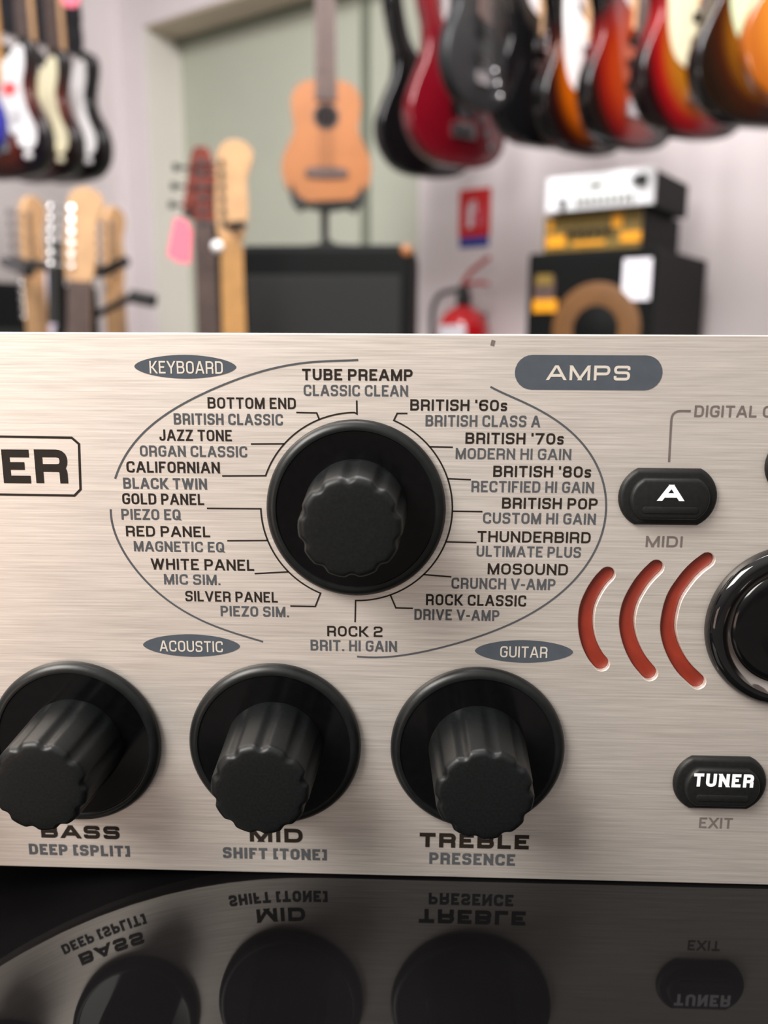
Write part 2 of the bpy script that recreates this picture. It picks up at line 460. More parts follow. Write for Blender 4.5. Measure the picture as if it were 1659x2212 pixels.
# captions
T = [  # text, xl, xr, base, cap height, colour, stroke/h
 ('TUBE PREAMP', 653, 891, 822, 25, 'ink', .185), ('CLASSIC CLEAN', 656, 881, 856, 24.5, 'grey', .16),
 ('BOTTOM END', 449, 639, 883, 24.5, 'ink', .155), ('BRITISH CLASSIC', 376, 611, 918, 24.5, 'grey', .165),
 ('JAZZ TONE', 345, 501, 952.5, 24.5, 'ink', .155), ('ORGAN CLASSIC', 303, 534, 987, 24, 'grey', .16),
 ('CALIFORNIAN', 274, 475, 1021.5, 24.5, 'ink', .165), ('BLACK TWIN', 267, 447, 1056.5, 24, 'grey', .17),
 ('GOLD PANEL', 265, 441, 1090, 24, 'ink', .16), ('PIEZO EQ', 263, 390, 1123, 23.5, 'grey', .165),
 ('RED PANEL', 273, 454, 1159.5, 23, 'ink', .165), ('MAGNETIC EQ', 290, 484, 1192, 22.5, 'grey', .165),
 ('WHITE PANEL', 327, 549, 1231.5, 24, 'ink', .16), ('MIC SIM.', 355, 476, 1263, 22.5, 'grey', .165),
 ('SILVER PANEL', 401, 600, 1300, 22.5, 'ink', .155), ('PIEZO SIM.', 477, 624, 1332, 22.5, 'grey', .165),
 ('ROCK 2', 707, 826, 1375, 22.5, 'ink', .16), ('BRIT. HI GAIN', 671, 857, 1406.5, 23.5, 'grey', .16),
 ("BRITISH '60s", 886, 1095, 887.5, 24.5, 'ink', .17), ('BRITISH CLASS A', 919, 1166, 922, 25, 'grey', .16),
 ("BRITISH '70s", 1005, 1217, 959.5, 24.5, 'ink', .17), ('MODERN HI GAIN', 984, 1233, 992.5, 24, 'grey', .155),
 ("BRITISH '80s", 1065, 1276, 1031, 24.5, 'ink', .17), ('RECTIFIED HI GAIN', 1018, 1282, 1064, 24.5, 'grey', .16),
 ('BRITISH POP', 1084, 1290, 1099.5, 24, 'ink', .17), ('CUSTOM HI GAIN', 1043, 1286, 1132, 24, 'grey', .165),
 ('THUNDERBIRD', 1031, 1275, 1172, 24, 'ink', .16), ('ULTIMATE PLUS', 1029, 1254, 1203.5, 23.5, 'grey', .16),
 ('MOSOUND', 1053, 1226, 1241.5, 24, 'ink', .16), ('CRUNCH V-AMP', 975, 1199, 1273, 24, 'grey', .16),
 ('ROCK CLASSIC', 920, 1136, 1308.5, 24, 'ink', .16), ('DRIVE V-AMP', 895, 1078, 1340, 23.5, 'grey', .165),
 ('MIDI', 1394, 1473, 1182, 24, 'warmgrey', .17), ('DIGITAL C', 1499, 1667, 901.5, 25.5, 'warmgrey', .165),
 ('EXIT', 1509, 1581, 1789, 23, 'warmgrey', .16),
 ('BASS', 90, 259, 1811, 28, 'ink', .26), ('MID', 540, 654, 1819, 30, 'ink', .25), ('TREBLE', 906, 1142, 1832, 31, 'ink', .25),
 ('DEEP [SPLIT]', 64, 281, 1848, 23.5, 'grey', .22), ('SHIFT [TONE]', 482, 706, 1856, 24, 'grey', .22), ('PRESENCE', 927, 1112, 1868, 25, 'grey', .21),
]
def span(xl, xr, yb, hp, off=0.0):
    ml = P(xl, yb, off); mr = P(xr, yb, off); mc = P((xl+xr)/2, yb, off); tp = P((xl+xr)/2, yb-hp, off)
    return ml[0], mr[0], mc[1], tp[1]-mc[1]
for s, xl, xr, yb, hp, col, tw in T:
    bm = bmesh.new(); x0, x1, zb, h = span(xl, xr, yb, hp)
    text_faces(bm, s, x0, x1, zb, h, h*tw*1.07, INK)
    nm = {'ink': 'black', 'grey': 'blue grey', 'warmgrey': 'grey'}[col]
    bobj('caption', bm, M[col], panel, '%s printed caption %s' % (nm, s), fix=False)
# DER in its boxed frame
bm = bmesh.new()
for s, a, b in (('E', 9, 67.5), ('R', 79, 149)):
    x0, x1, zb, h = span(a, b, 1044, 73)
    t = h*.205
    text_faces(bm, s, x0, x1, zb, h, t*1.12, INK)
bobj('caption', bm, M['ink'], panel, 'large heavy black letters ER', fix=False)
bm = bmesh.new()
line_faces(bm, [P(-30, 942.5), P(155, 945.5), P(170.5, 959), P(174, 1057), P(161, 1070.5), P(-30, 1067.5)], 5*PXM, INK)
bobj('caption_frame', bm, M['ink'], panel, 'black outline with cut corners round the large letters', fix=False)
# badges
def badge(poly, s, xl, xr, yb, hp, tw, name):
    bm = bmesh.new(); bm.faces.new([bm.verts.new((p[0], INK, p[1])) for p in poly])
    o = bobj('oval_badge', bm, M['badge'], panel, 'dark slate %s reading %s' % (name, s), fix=False)
    bm = bmesh.new(); x0, x1, zb, h = span(xl, xr, yb, hp)
    text_faces(bm, s, x0, x1, zb, h, h*tw, INK*1.8)
    bobj('badge_lettering', bm, M['pale'], panel, 'pale letters %s' % s, fix=False)
def lens(xl, xr, yt, yb, n=24):
    c = P((xl+xr)/2, (yt+yb)/2); a = (P(xr, (yt+yb)/2)[0]-P(xl, (yt+yb)/2)[0])/2; b = (P((xl+xr)/2, yt)[1]-P((xl+xr)/2, yb)[1])/2
    out = []
    for k in range(2*n):
        th = 2*PI*k/(2*n); ct, st = math.cos(th), math.sin(th)
        out.append((c[0]+a*math.copysign(abs(ct)**1.06, ct), c[1]+b*math.copysign(abs(st)**1.12, st)))
    return out
badge(lens(290, 510, 766.5, 818), 'KEYBOARD', 324, 482, 807, 27, .13, 'oval')
badge(lens(309, 518, 1370, 1418.5), 'ACOUSTIC', 346, 482, 1407.5, 23.5, .13, 'oval')
badge(lens(1025.5, 1237.5, 1382.5, 1431.5), 'GUITAR', 1080, 1182, 1420, 24, .13, 'oval')
def pill(xl, xr, yt, yb, n=12):
    x0 = P(xl, (yt+yb)/2)[0]; x1 = P(xr, (yt+yb)/2)[0]; z1 = P((xl+xr)/2, yt)[1]; z0 = P((xl+xr)/2, yb)[1]
    r = (z1-z0)/2; zc = (z0+z1)/2; out = []
    for k in range(n+1): a = -PI/2 + PI*k/n; out.append((x1-r+r*math.cos(a), zc+r*math.sin(a)))
    for k in range(n+1): a = PI/2 + PI*k/n; out.append((x0+r+r*math.cos(a), zc+r*math.sin(a)))
    return out
badge(pill(1112, 1431, 767, 842.5), 'AMPS', 1181, 1360, 821.5, 32, .185, 'rounded bar')

# line art
LW = 3.4*PXM
def art(name, polylines, w, m, label):
    bm = bmesh.new()
    for p in polylines: line_faces(bm, p, w, INK*.9)
    bobj(name, bm, m, panel, label, fix=False)
KC = P(769.5, 1099); KR = (P(976.5, 1099)[0] - P(562.8, 1099)[0])/2
def arc(p0, p1, cw, n=48):
    a0 = math.atan2(p0[1]-KC[1], p0[0]-KC[0]); a1 = math.atan2(p1[1]-KC[1], p1[0]-KC[0])
    if cw and a1 > a0: a1 -= 2*PI
    if not cw and a1 < a0: a1 += 2*PI
    return [(KC[0]+KR*math.cos(a0+(a1-a0)*k/n), KC[1]+KR*math.sin(a0+(a1-a0)*k/n)) for k in range(n+1)]
def onring(px, py):
    p = P(px, py); d = Vector((p[0]-KC[0], p[1]-KC[1])).normalized()*KR
    return (KC[0]+d.x, KC[1]+d.y)
art('pointer_line', [[P(770.5, 865), P(771, 894)] + arc(onring(771, 895), onring(575, 1028), False)[1:] + [P(480, 1028)],
     [P(640, 891), P(684, 892), onring(691, 909)], [P(542, 959), onring(617, 961)]], LW, M['ink'], 'black dial line for the keyboard models')
art('pointer_line', [[P(447, 1098), onring(562.8, 1099)] + arc(onring(562.8, 1099), onring(690, 1287), False)[1:] + [P(681, 1310), P(627, 1309)],
     [P(491, 1168), onring(574, 1169)], [P(550, 1239), onring(617, 1241)]], LW, M['ink'], 'black dial line for the acoustic models')
art('pointer_line', [[P(880, 893), P(858, 893), onring(849, 912)] + arc(onring(849, 912), onring(768, 1303), True)[1:] + [P(767, 1344)],
     [onring(928, 965), P(978, 966)], [onring(967, 1034), P(1017, 1036)], [onring(977, 1104), P(1042, 1105)], [onring(965, 1171), P(1029, 1172)],
     [onring(918, 1244), P(975, 1246)], [onring(846, 1292), P(855, 1313), P(892, 1314)]], LW, M['ink'], 'black dial line for the guitar models')
import numpy as np
def smooth_fit(pts, deg=6, n=90):
    a = np.array(pts); t = np.concatenate([[0], np.cumsum(np.hypot(*np.diff(a, axis=0).T))]); t /= t[-1]
    deg = min(deg, len(a)-3); tt = np.linspace(0, 1, n)
    return list(zip(np.polyval(np.polyfit(t, a[:, 0], deg), tt).tolist(), np.polyval(np.polyfit(t, a[:, 1], deg), tt).tolist()))
kb = [(773.6, 777.6), (692.6, 781), (618, 789.5), (557.5, 805), (500, 824), (443, 848.5), (389, 875.5), (345, 906), (304, 939.7), (274, 980), (248.7, 1034)]
ac = [(239, 1100), (242, 1127.5), (252, 1161), (270.6, 1198), (304, 1242), (345, 1283), (389, 1315), (436, 1340), (490, 1362), (568, 1386)]
gt = [(1057, 836), (1117.5, 858), (1168, 888.5), (1219, 925.6), (1259, 966), (1290, 1007), (1306.6, 1047), (1313.5, 1094), (1306.6, 1140.5), (1286, 1191), (1252.6, 1238), (1208.7, 1279), (1144.6, 1323), (1067, 1363), (982.5, 1394), (898, 1410.5), (814, 1418), (773, 1419)]
for pts, nm in ((kb, 'keyboard'), (ac, 'acoustic'), (gt, 'guitar')):
    art('group_arc', [smooth_fit([P(*p) for p in pts])], 4.2*PXM, M['grey'], 'thin grey arc around the %s captions' % nm)
art('leader_line', [round_poly([P(1492, 888)+(0,), P(1451, 887.5)+(1,), P(1445, 998)+(0,)], False, 24*PXM)], 4.6*PXM, M['warmgrey'], 'grey leader line above the left button')
bm = bmesh.new(); line_faces(bm, [P(1066, 735), P(1063, 747)], 8*PXM, INK); bobj('scuff_mark', bm, M['warmgrey'], panel, 'small dark nick under the top edge', fix=False)

# knobs
def rotary(px, py, R, rot, label, Rb=.00775, Rt=.0070, Hh=.0150):
    x, z = P(px, py)
    k = empty('rotary_knob', (x, 0, z)); k.parent = amp; k['label'] = label
    bm = bmesh.new()
    lathe(bm, [(R-.0003, .00005), (R, .0004), (R, .0009), (R-.0003, .0014), (R-.0008, .00175), (R-.0012, .00185), (R-.0015, .0018), (R-.00165, .00160)], 96, closed_end=False)
    bobj('knob_skirt', bm, M['skirt'], k, smooth=True)
    bm = bmesh.new()
    lathe(bm, [(R-.00165, .00160), (R-.0019, .00158), (Rb, .0015)], 96)
    bobj('skirt_dish', bm, M['dish'], k, smooth=True)
    nf = 10
    def rad(r, h, a):
        u = math.cos(nf*(a - rot))
        g = max(0.0, u)**1.3
        depth = .00046 * min(1.0, max(0.0, (h-.0016)/.0012))
        q = min(1.0, max(0.0, (r-(Rt-.0013))/.0012)); return r - depth*g*q*q*(3-2*q)
    prof = [(Rb, .0013), (Rb, .0024)]
    for i in range(1, 9): prof.append((Rb+(Rt+.0002-Rb)*i/8, .0024+(Hh-.0012-.0024)*i/8))
    for i in range(1, 7):
        a = PI/2*i/6; prof.append((Rt+.0002-.0011*(1-math.cos(a)), Hh-.0012+.0011*math.sin(a)))
    prof += [(Rt-.0016, Hh-.00005), (Rt*.6, Hh), (Rt*.2, Hh)]
    bm = bmesh.new(); lathe(bm, prof, 180, rad)
    bobj('knob_grip', bm, M['knob'], k, smooth=True, ang=math.radians(60))
rotary(769.5, 1098, 192.5*PXM, .35, 'large black model selector knob inside the ring of captions', Hh=.0136)
sB = abs(P(1100, 1610)[0]-P(1000, 1610)[0])/100
RS = 187*sB
rotary(168, 1598, RS, .1, 'black fluted knob above the BASS caption')
rotary(595.5, 1604, RS, .25, 'black fluted knob above the MID caption')
rotary(1030, 1613, RS, .15, 'black fluted knob above the TREBLE caption')
rotary(-262, 1590, RS, .2, 'black fluted knob left of the BASS knob')

# push buttons
def oct_pill(cx, cz, w, h, c=.31, n=14):
    # flat top and bottom, ends cut as shallow arcs
    R = (c*c + .25)/(2*c)*h; e = c*h; pts = []
    am = math.asin(h/2/R)
    def side(sx): return [(cx + sx*(w/2 - R + R*math.cos(am*(2*k/n-1))), cz + R*math.sin(am*(2*k/n-1))) for k in range(n+1)]
    pts += side(1); pts += list(reversed(side(-1)))
    return [Vector(p) for p in pts]
def push(xl, xr, yt, yb, s, tx, tbase, tcap, tw, label):
    x0 = P(xl, (yt+yb)/2)[0]; x1 = P(xr, (yt+yb)/2)[0]; z1 = P((xl+xr)/2, yt)[1]; z0 = P((xl+xr)/2, yb)[1]
    cx, cz, w, h = (x0+x1)/2, (z0+z1)/2, x1-x0, z1-z0
    b = empty('push_button', (0, 0, 0)); b.parent = amp; b['label'] = label
    bm = bmesh.new(); slab(bm, oct_pill(cx, cz, w, h), -.0010, .0004, .0007, 3)
    bobj('button_bezel', bm, M['button'], b, smooth=True)
    bm = bmesh.new(); wi, hi = w*.80, h*.72
    slab(bm, oct_pill(cx, cz-.0001, wi, hi), -.0021, -.0005, .0005, 3)
    c = bobj('button_cap', bm, M['button'], b, smooth=True)
    bm = bmesh.new()
    slab(bm, oct_pill(cx, cz-hi*.27, wi*.70, hi*.17), -.00225, -.0018, .00012, 2)
    bobj('button_ridge', bm, M['button'], c, smooth=True)
    if s:
        bm = bmesh.new(); x0, x1, zb, hh = span(tx[0], tx[1], tbase, tcap, .00213)
        text_faces(bm, s, x0, x1, zb, hh, hh*tw, -.00216)
        bobj('button_lettering', bm, M['white'], c, 'white lettering %s' % s, fix=False)
push(1334, 1547, 1010.5, 1133, 'A', (1423, 1474), 1082, 35, .27, 'black push button marked A above the MIDI caption')
push(1451.5, 1653, 1631.5, 1743, 'TUNER', (1497, 1627), 1700, 28.5, .235, 'black push button marked TUNER above the EXIT caption')
push(1650, 1860, 944, 1066, None, None, 0, 0, 0, 'black push button at the right of the left button, mostly cut off')
# data wheel
x, z = P(1704, 1352)
wr = P(1704, 1352)[0] - P(1521, 1352)[0]
dw = empty('data_wheel', (x, 0, z)); dw.parent = amp; dw['label'] = 'large glossy black data wheel with polished ring at the right edge'
bm = bmesh.new(); lathe(bm, [(wr, .0001), (wr, .0008), (wr-.0004, .0016), (wr-.0010, .0021), (wr-.0016, .0022), (wr-.0021, .0021)], 128, closed_end=False)
bobj('wheel_bezel', bm, M['gloss'], dw, smooth=True)
bm = bmesh.new(); lathe(bm, [(wr-.0021, .0021), (wr-.0026, .0015), (wr-.0032, .0010), (wr-.0037, .0009)], 128, closed_end=False)
bobj('wheel_ring', bm, M['chrome'], dw, 'polished reflecting ring', smooth=True)
bm = bmesh.new(); lathe(bm, [(wr-.0037, .0009), (wr-.0040, .0013), (wr-.0048, .0016), (wr-.008, .0014), (.002, .0008)], 128)
bobj('wheel_dial', bm, M['dish'], dw, smooth=True)

# ================================================================= glossy case below
X1 = P(690, 1890)[0]
def surf(x):
    if x >= X1: return 0.0
    d = X1 - x
    return -2.85*d*d if d < .12 else -2.85*.0144 - (d-.12)*.684
ZS = ZB - .00035
case = None
bm = bmesh.new()
xs = [-.20] + [X1 - .005*k for k in range(34, -1, -1)] + [.02, .1, .2, .30]
xs = sorted(set(xs))
yf, yk = -.060, .26
prof = [(yf, -.09), (yf, -.009)] + [(yf+.009*(1-math.cos(a)), -.009*(1-math.sin(a))) for a in [PI/2*k/6 for k in range(1, 7)]] + [(yf+.03, 0), (0, 0), (yk, 0), (yk, -.09)]
rows = []
for xx in xs:
    s_ = surf(xx)
    rows.append([bm.verts.new((xx, y, ZS + (zz + s_ if zz > -.05 else -.13))) for (y, zz) in prof])
for A, Bq in zip(rows, rows[1:]):
    for k in range(len(prof)-1): bm.faces.new((A[k], Bq[k], Bq[k+1], A[k+1]))
    bm.faces.new((A[0], A[-1], Bq[-1], Bq[0]))
bm.faces.new(rows[0]); bm.faces.new(rows[-1])
gl = mat('mirror black lacquer', (.0035, .0033, .0035), .035, 0, .2, 30, ior=1.31)
case = bobj('lacquered_case', bm, gl, None, smooth=True)
tag(case, 'glossy black lacquered case with a curved left end under the silver amplifier', 'case')
bm = bmesh.new()
box(bm, (0, .12, ZS-.13-.02), (.9, .6, .04), bev=.003)
tb = empty('display_table', (0, .12, 0), 0, 'dark display table carrying the glossy black case', 'table')
bmesh.ops.translate(bm, vec=(0, -.12, 0), verts=bm.verts); bobj('tabletop', bm, M['tabletop'], tb)
for sx in (-1, 1):
    for sy in (-1, 1):
        bm = bmesh.new(); h_ = ZS-.17; box(bm, (sx*.42, sy*.27, h_/2), (.04, .04, h_)); bobj('leg', bm, M['tabletop'], tb)

# ================================================================= THE ROOM
def flat(v): v = Vector((v.x, v.y, 0)); return v.normalized()
vpl = flat(ray(-1717, 727))
U = Vector((-vpl.x, -vpl.y, 0))           # along the back wall, to the right
N = Vector((-U.y, U.x, 0))                # into the wall
if N.y < 0: N = -N
C0 = Vector((CAM.x, CAM.y, 0))
def atD(px, py, D):
    d = ray(px, py); t = D / d.dot(N); return CAM + d*t
def s_of(p): return (p - C0).dot(U)
def WP(s, D, z): return C0 + U*s + N*D + Vector((0, 0, z))
WR = math.atan2(U.y, U.x)
D_W = 2.65; REC = .20; HZ = 2.95
def wbox(name, s0, s1, d0, d1, z0, z1, m, parent=None):
    bm = bmesh.new()
    vs = [bm.verts.new(WP(s, d, z)) for z in (z0, z1) for (s, d) in ((s0, d0), (s1, d0), (s1, d1), (s0, d1))]
    for f in ((0, 1, 2, 3), (4, 5, 6, 7), (0, 1, 5, 4), (1, 2, 6, 5), (2, 3, 7, 6), (3, 0, 4, 7)): bm.faces.new([vs[i] for i in f])
    return bobj(name, bm, m, parent)
sC = s_of(atD(268, 300, D_W))
sL = s_of(atD(309, 60, D_W)); sR = s_of(atD(903, 500, D_W)); zTop = atD(309, 56, D_W).z
sEnd = 3.3
wp = []
bmw = bmesh.new()
def addbox(bm, s0, s1, d0, d1, z0, z1):
    vs = [bm.verts.new(WP(s, d, z)) for z in (z0, z1) for (s, d) in ((s0, d0), (s1, d0), (s1, d1), (s0, d1))]
    for f in ((0, 1, 2, 3), (4, 5, 6, 7), (0, 1, 5, 4), (1, 2, 6, 5), (2, 3, 7, 6), (3, 0, 4, 7)): bm.faces.new([vs[i] for i in f])
addbox(bmw, sC, sL, D_W, D_W+REC+.1, 0, HZ); addbox(bmw, sR, sEnd, D_W, D_W+REC+.1, 0, HZ); addbox(bmw, sL, sR, D_W, D_W+REC+.1, zTop, HZ)
wb = bobj('wall_back', bmw, M['wall']); wb['kind'] = 'structure'
def st(o): o['kind'] = 'structure'; return o
st(wbox('wall_left', sC-.1, sC, -.3, D_W+REC+.1, 0, HZ, M['wall']))
st(wbox('floor', sC-.1, sEnd, -3.0, D_W+REC+.1, -.05, 0, M['floor']))
st(wbox('ceiling', sC-.1, sEnd, .9, D_W+REC+.1, HZ, HZ+.05, M['ceil']))
st(wbox('trim_1', sL, sR, D_W+.004, D_W+REC, zTop-.012, zTop+.001, M['soffit']))
st(wbox('trim_2', sL-.001, sL+.012, D_W+.004, D_W+REC, 0, zTop-.012, M['jamb']))
DD = D_W+REC
sDl = s_of(atD(386, 400, DD)); sDm = s_of(atD(781, 400, DD)); sDr = s_of(atD(801, 400, DD)); 
zD = atD(386, 101, DD).z
fr = bmesh.new()
addbox(fr, sL, sDl, DD-.03, DD+.04, 0, zTop); addbox(fr, sDl, sR+.1, DD-.03, DD+.04, zD, zTop); addbox(fr, sDm+.004, sDr-.004, DD-.012, DD+.04, 0, zD)
st(bobj('trim_3', fr, M['frame']))
st(wbox('door_1', sDl+.003, sDm+.002, DD, DD+.04, 0, zD, M['door']))
d2 = st(wbox('door_2', sDr-.002, sR+.1, DD, DD+.04, 0, zD, M['door']))

# slatwall panel on left wall with dark ledges
def lw(px, py, off=.0):          # point on the left wall (offset into the room)
    d = ray(px, py); t = (sC + off - s_of(CAM)) / d.dot(U); return CAM + d*t
dn = (lw(170, 60) - C0).dot(N); zs = lw(60, 88).z
bm = bmesh.new(); addbox(bm, sC+.001, sC+.02, -.2, dn, zs, HZ-.05)
for k in range(8):
    z_ = zs + .04 + k*.09
    if z_ < HZ-.1: addbox(bm, sC+.018, sC+.026, -.2, dn, z_, z_+.065)
tag(bobj('slatwall_panel', bm, M['slat']), 'dark slatted display panel on the left wall behind the hanging guitars', 'display panel')

# ---------------------------------------------------------------- guitars
BODY = [(0, 0), (-.07, .004), (-.125, .03), (-.158, .08), (-.162, .13), (-.142, .185), (-.122, .232), (-.125, .285), (-.140, .335), (-.140, .375), (-.122, .400), (-.100, .392), (-.078, .360), (-.055, .325), (-.028, .306), (0, .303), (.028, .306), (.052, .318), (.075, .345), (.098, .362), (.118, .350), (.124, .315), (.112, .265), (.106, .225), (.118, .19), (.145, .145), (.157, .095), (.145, .045), (.105, .012), (.05, .002)]
LONGHORN = [(0, 0), (-.07, .004), (-.125, .03), (-.160, .08), (-.166, .135), (-.142, .20), (-.115, .26), (-.112, .32), (-.128, .38), (-.140, .44), (-.138, .495), (-.120, .515), (-.102, .490), (-.088, .42), (-.070, .36), (-.045, .325), (-.026, .318), (0, .315), (.028, .318), (.045, .33), (.068, .37), (.092, .42), (.112, .425), (.120, .39), (.110, .33), (.100, .27), (.112, .215), (.142, .16), (.158, .10), (.145, .045), (.105, .012), (.05, .002)]
ROUND = [(0, 0), (-.08, .006), (-.145, .045), (-.178, .11), (-.170, .175), (-.135, .235), (-.120, .28), (-.132, .34), (-.135, .40), (-.10, .44), (-.04, .455), (.0, .455), (.04, .45), (.07, .42), (.085, .39), (.12, .385), (.135, .35), (.120, .28), (.135, .235), (.170, .175), (.178, .11), (.145, .045), (.08, .006)]
GUARD = [(-.108, .365), (-.085, .352), (-.058, .318), (-.032, .300), (.032, .300), (.060, .318), (.085, .338), (.103, .33), (.103, .285), (.090, .235), (.100, .18), (.125, .125), (.122, .085), (.092, .07), (.062, .10), (.02, .128), (-.03, .132), (-.075, .15), (-.098, .20), (-.105, .25), (-.112, .31)]
HEADS = [(-.022, 0), (-.028, .02), (-.030, .06), (-.026, .12), (-.020, .165), (.004, .185), (.034, .180), (.048, .160), (.042, .135), (.034, .11), (.036, .06), (.030, .02), (.022, 0)]
HEADG = [(-.022, 0), (-.040, .018), (-.042, .03), (-.032, .075), (-.020, .135), (-.006, .15), (.0, .146), (.006, .15), (.020, .135), (.032, .075), (.042, .03), (.040, .018), (.022, 0)]
HEADB = [(-.024, 0), (-.036, .03), (-.042, .09), (-.034, .15), (-.030, .20), (-.008, .225), (.026, .222), (.046, .20), (.038, .165), (.032, .13), (.040, .08), (.036, .03), (.024, 0)]
def guitar(name, loc, rz, label, body, outline='s', guard=None, guardm=None, neck='maple', board=None, head='maple', headshape='s',
           nl=.42, pick='pwhite', group=None, tilt=0.0, cat='electric guitar', scale=1.0, bodymirror=1, pegs=None, hole=False, hs_back=False):
    g = empty(name, loc, rz, label, cat, group)
    g.rotation_euler = (0, tilt, rz); g.scale = (scale,)*3
    ol = {'s': BODY, 'l': LONGHORN, 'r': ROUND}[outline]
    ol = [(x*bodymirror, z) for x, z in ol]
    q = spline(ol, 4, True)
    bm = bmesh.new(); slab(bm, q, -.0225, .0225, .008, 3)
    bobj('body', bm, body if not isinstance(body, str) else M[body], g, smooth=True, ang=math.radians(50))
    ztop = .30
    if guard:
        bm = bmesh.new(); slab(bm, spline([(x*bodymirror, z) for x, z in GUARD], 3, True), -.0250, -.0222)
        bobj('pickguard', bm, M[guardm], g, smooth=True)
    z0, z1 = .26, ztop+nl
    bm = bmesh.new()
    slab(bm, [(-.028, z0), (.028, z0), (.0215, z1), (-.0215, z1)], -.034, -.012, .002, 1)
    bobj('neck', bm, M[neck], g)
    bm = bmesh.new(); slab(bm, [(-.028, z0-.02), (.028, z0-.02), (.0215, z1), (-.0215, z1)], -.039, -.0335)
    fb = bobj('fretboard', bm, M[board or neck], g)
    hp = {'b': HEADB, 'g': HEADG}.get(headshape, HEADS)
    bm = bmesh.new(); slab(bm, [(p.x, p.y+z1) for p in spline(hp, 3, True)], -.034, -.018, .002, 1)
    hd = bobj('headstock', bm, M[head], g, smooth=True)
    n = 4 if headshape == 'b' else 6
    for k in range(n):
        zz = z1 + .03 + k*(.165 if n == 4 else .135)/n
        bm = bmesh.new(); xx = -.038 if n == 4 else -.030
        if headshape == 'g': zz = z1 + .03 + (k % 3)*.038; xx = (-.040 + .006*(k % 3))
        s0 = len(bm.verts)
        tube(bm, [(xx+.016, -.042, zz), (xx+.016, -.03, zz)], .0055 if n == 6 else .008)
        tube(bm, [(xx-.022, -.026, zz), (xx+.01, -.026, zz)], .003)
        box(bm, (xx-.026, -.026, zz), (.012, .005, .014 if n == 6 else .022), bev=.001)
        if headshape == 'g' and k > 2:
            for v in bm.verts: v.co.x = -v.co.x
        bobj('tuning_peg', bm, M['chassis' if headshape == 'g' else (pegs or 'hardware')], hd, smooth=True)
    if not hole:
        for k, zz in enumerate((.235, .185, .135) if outline == 's' else (.22, .14)):
            bm = bmesh.new(); box(bm, (0, -.0255, zz), (.075, .007, .020 if outline == 's' else .034), bev=.002)
            bobj('pickup', bm, M[pick], g)
        bm = bmesh.new(); box(bm, (0, -.027, .085), (.075, .010, .035), bev=.002); bobj('bridge', bm, M['hardware'], g)
        for k in range(3):
            bm = bmesh.new(); lathe(bm, [(.010, .022), (.010, .033), (.008, .036)], 16, cx=bodymirror*(.062+.018*k), cz=.12-.033*k)
            bobj('control_knob', bm, M[pick] if guard else M['hardware'], g, smooth=True)
    bm = bmesh.new()
    for k in range(n):
        xx = -.016 + .032*k/(n-1)
        tube(bm, [(xx*1.4, -.042, .085), (xx, -.042, z1)], .0005, 5)
    bobj('strings', bm, M['hardware'], g)
    return g
def hang(px, py, dist, face):
    """point at picture height py and range dist; face = turn of the front, radians, + to the right"""
    d = ray(px, py); hd = Vector((d.x, d.y, 0)); k = dist/hd.length
    p = CAM + d*k
    az = math.atan2(hd.x, hd.y)
    return p, -az + face
ch = 'guitars hanging on the right of the back wall'
R_ = math.radians
# right hand row
rightrow = []
def HG(px, py, dist, face, **kw):
    p, rz = hang(px, py, dist, R_(face)); kw['group'] = 'guitars hanging in the left corner' if px < 300 else 'guitars hanging in the row on the right'; g = guitar('electric_guitar' if kw.get('cat') != 'bass guitar' else 'bass_guitar', p, rz, **kw); return g, p
GR = []
GR.append(HG(920, 383, 2.65, 32, label='black long-horned bass guitar hanging in front of the door, leftmost of the hanging row', body='black', outline='l', pick='black', neck='rose', head='black', headshape='b', cat='bass guitar', nl=.5, scale=1.02))
GR.append(HG(985, 360, 2.45, 38, label='crimson long-horned bass guitar hanging beside the black one', body='crimson', outline='l', pick='black', neck='rose', head='crimson', headshape='b', cat='bass guitar', nl=.5, scale=1.02))
GR.append(HG(1026, 238, 2.20, 56, label='dark slate round-bodied guitar hanging in front of the crimson bass', body='slate', outline='r', pick='black', neck='rose', board='rose', head='slate', nl=.36, scale=.78))
GR.append(HG(1163, 318, 2.38, 40, label='black guitar with chrome hardware hanging left of the orange sunburst', body='black', outline='s', pick='hardware', neck='maple', board='rose', head='black', nl=.40, scale=1.0))
GR.append(HG(1255, 334, 2.36, 48, label='orange sunburst guitar with white pickguard hanging right of the black one', body=SB_orange, outline='s', guard=1, guardm='pwhite', neck='maple', board='rose', nl=.40, pick='black'))
GR.append(HG(1352, 322, 2.28, 48, label='cherry orange sunburst guitar without pickguard, between two other sunburst guitars', body=SB_red, outline='s', neck='maple', board='rose', nl=.40, pick='black'))
GR.append(HG(1487, 300, 2.15, 44, label='amber and red edged sunburst guitar with cream pickguard', body=SB_amber, outline='s', guard=1, guardm='cream', neck='maple', board='rose', nl=.40, pick='black', scale=1.02))
GR.append(HG(1640, 276, 2.05, 34, label='amber and black edged sunburst guitar with mint pickguard', body=SB_dark, outline='s', guard=1, guardm='mint', neck='maple', board='rose', nl=.40, pick='black', scale=1.04))
GR.append(HG(1792, 240, 1.85, 20, label='bright honey orange guitar cut off at the right edge of the frame', body=HONEY, outline='r', neck='maple', board='rose', nl=.36, pick='black', scale=.95))
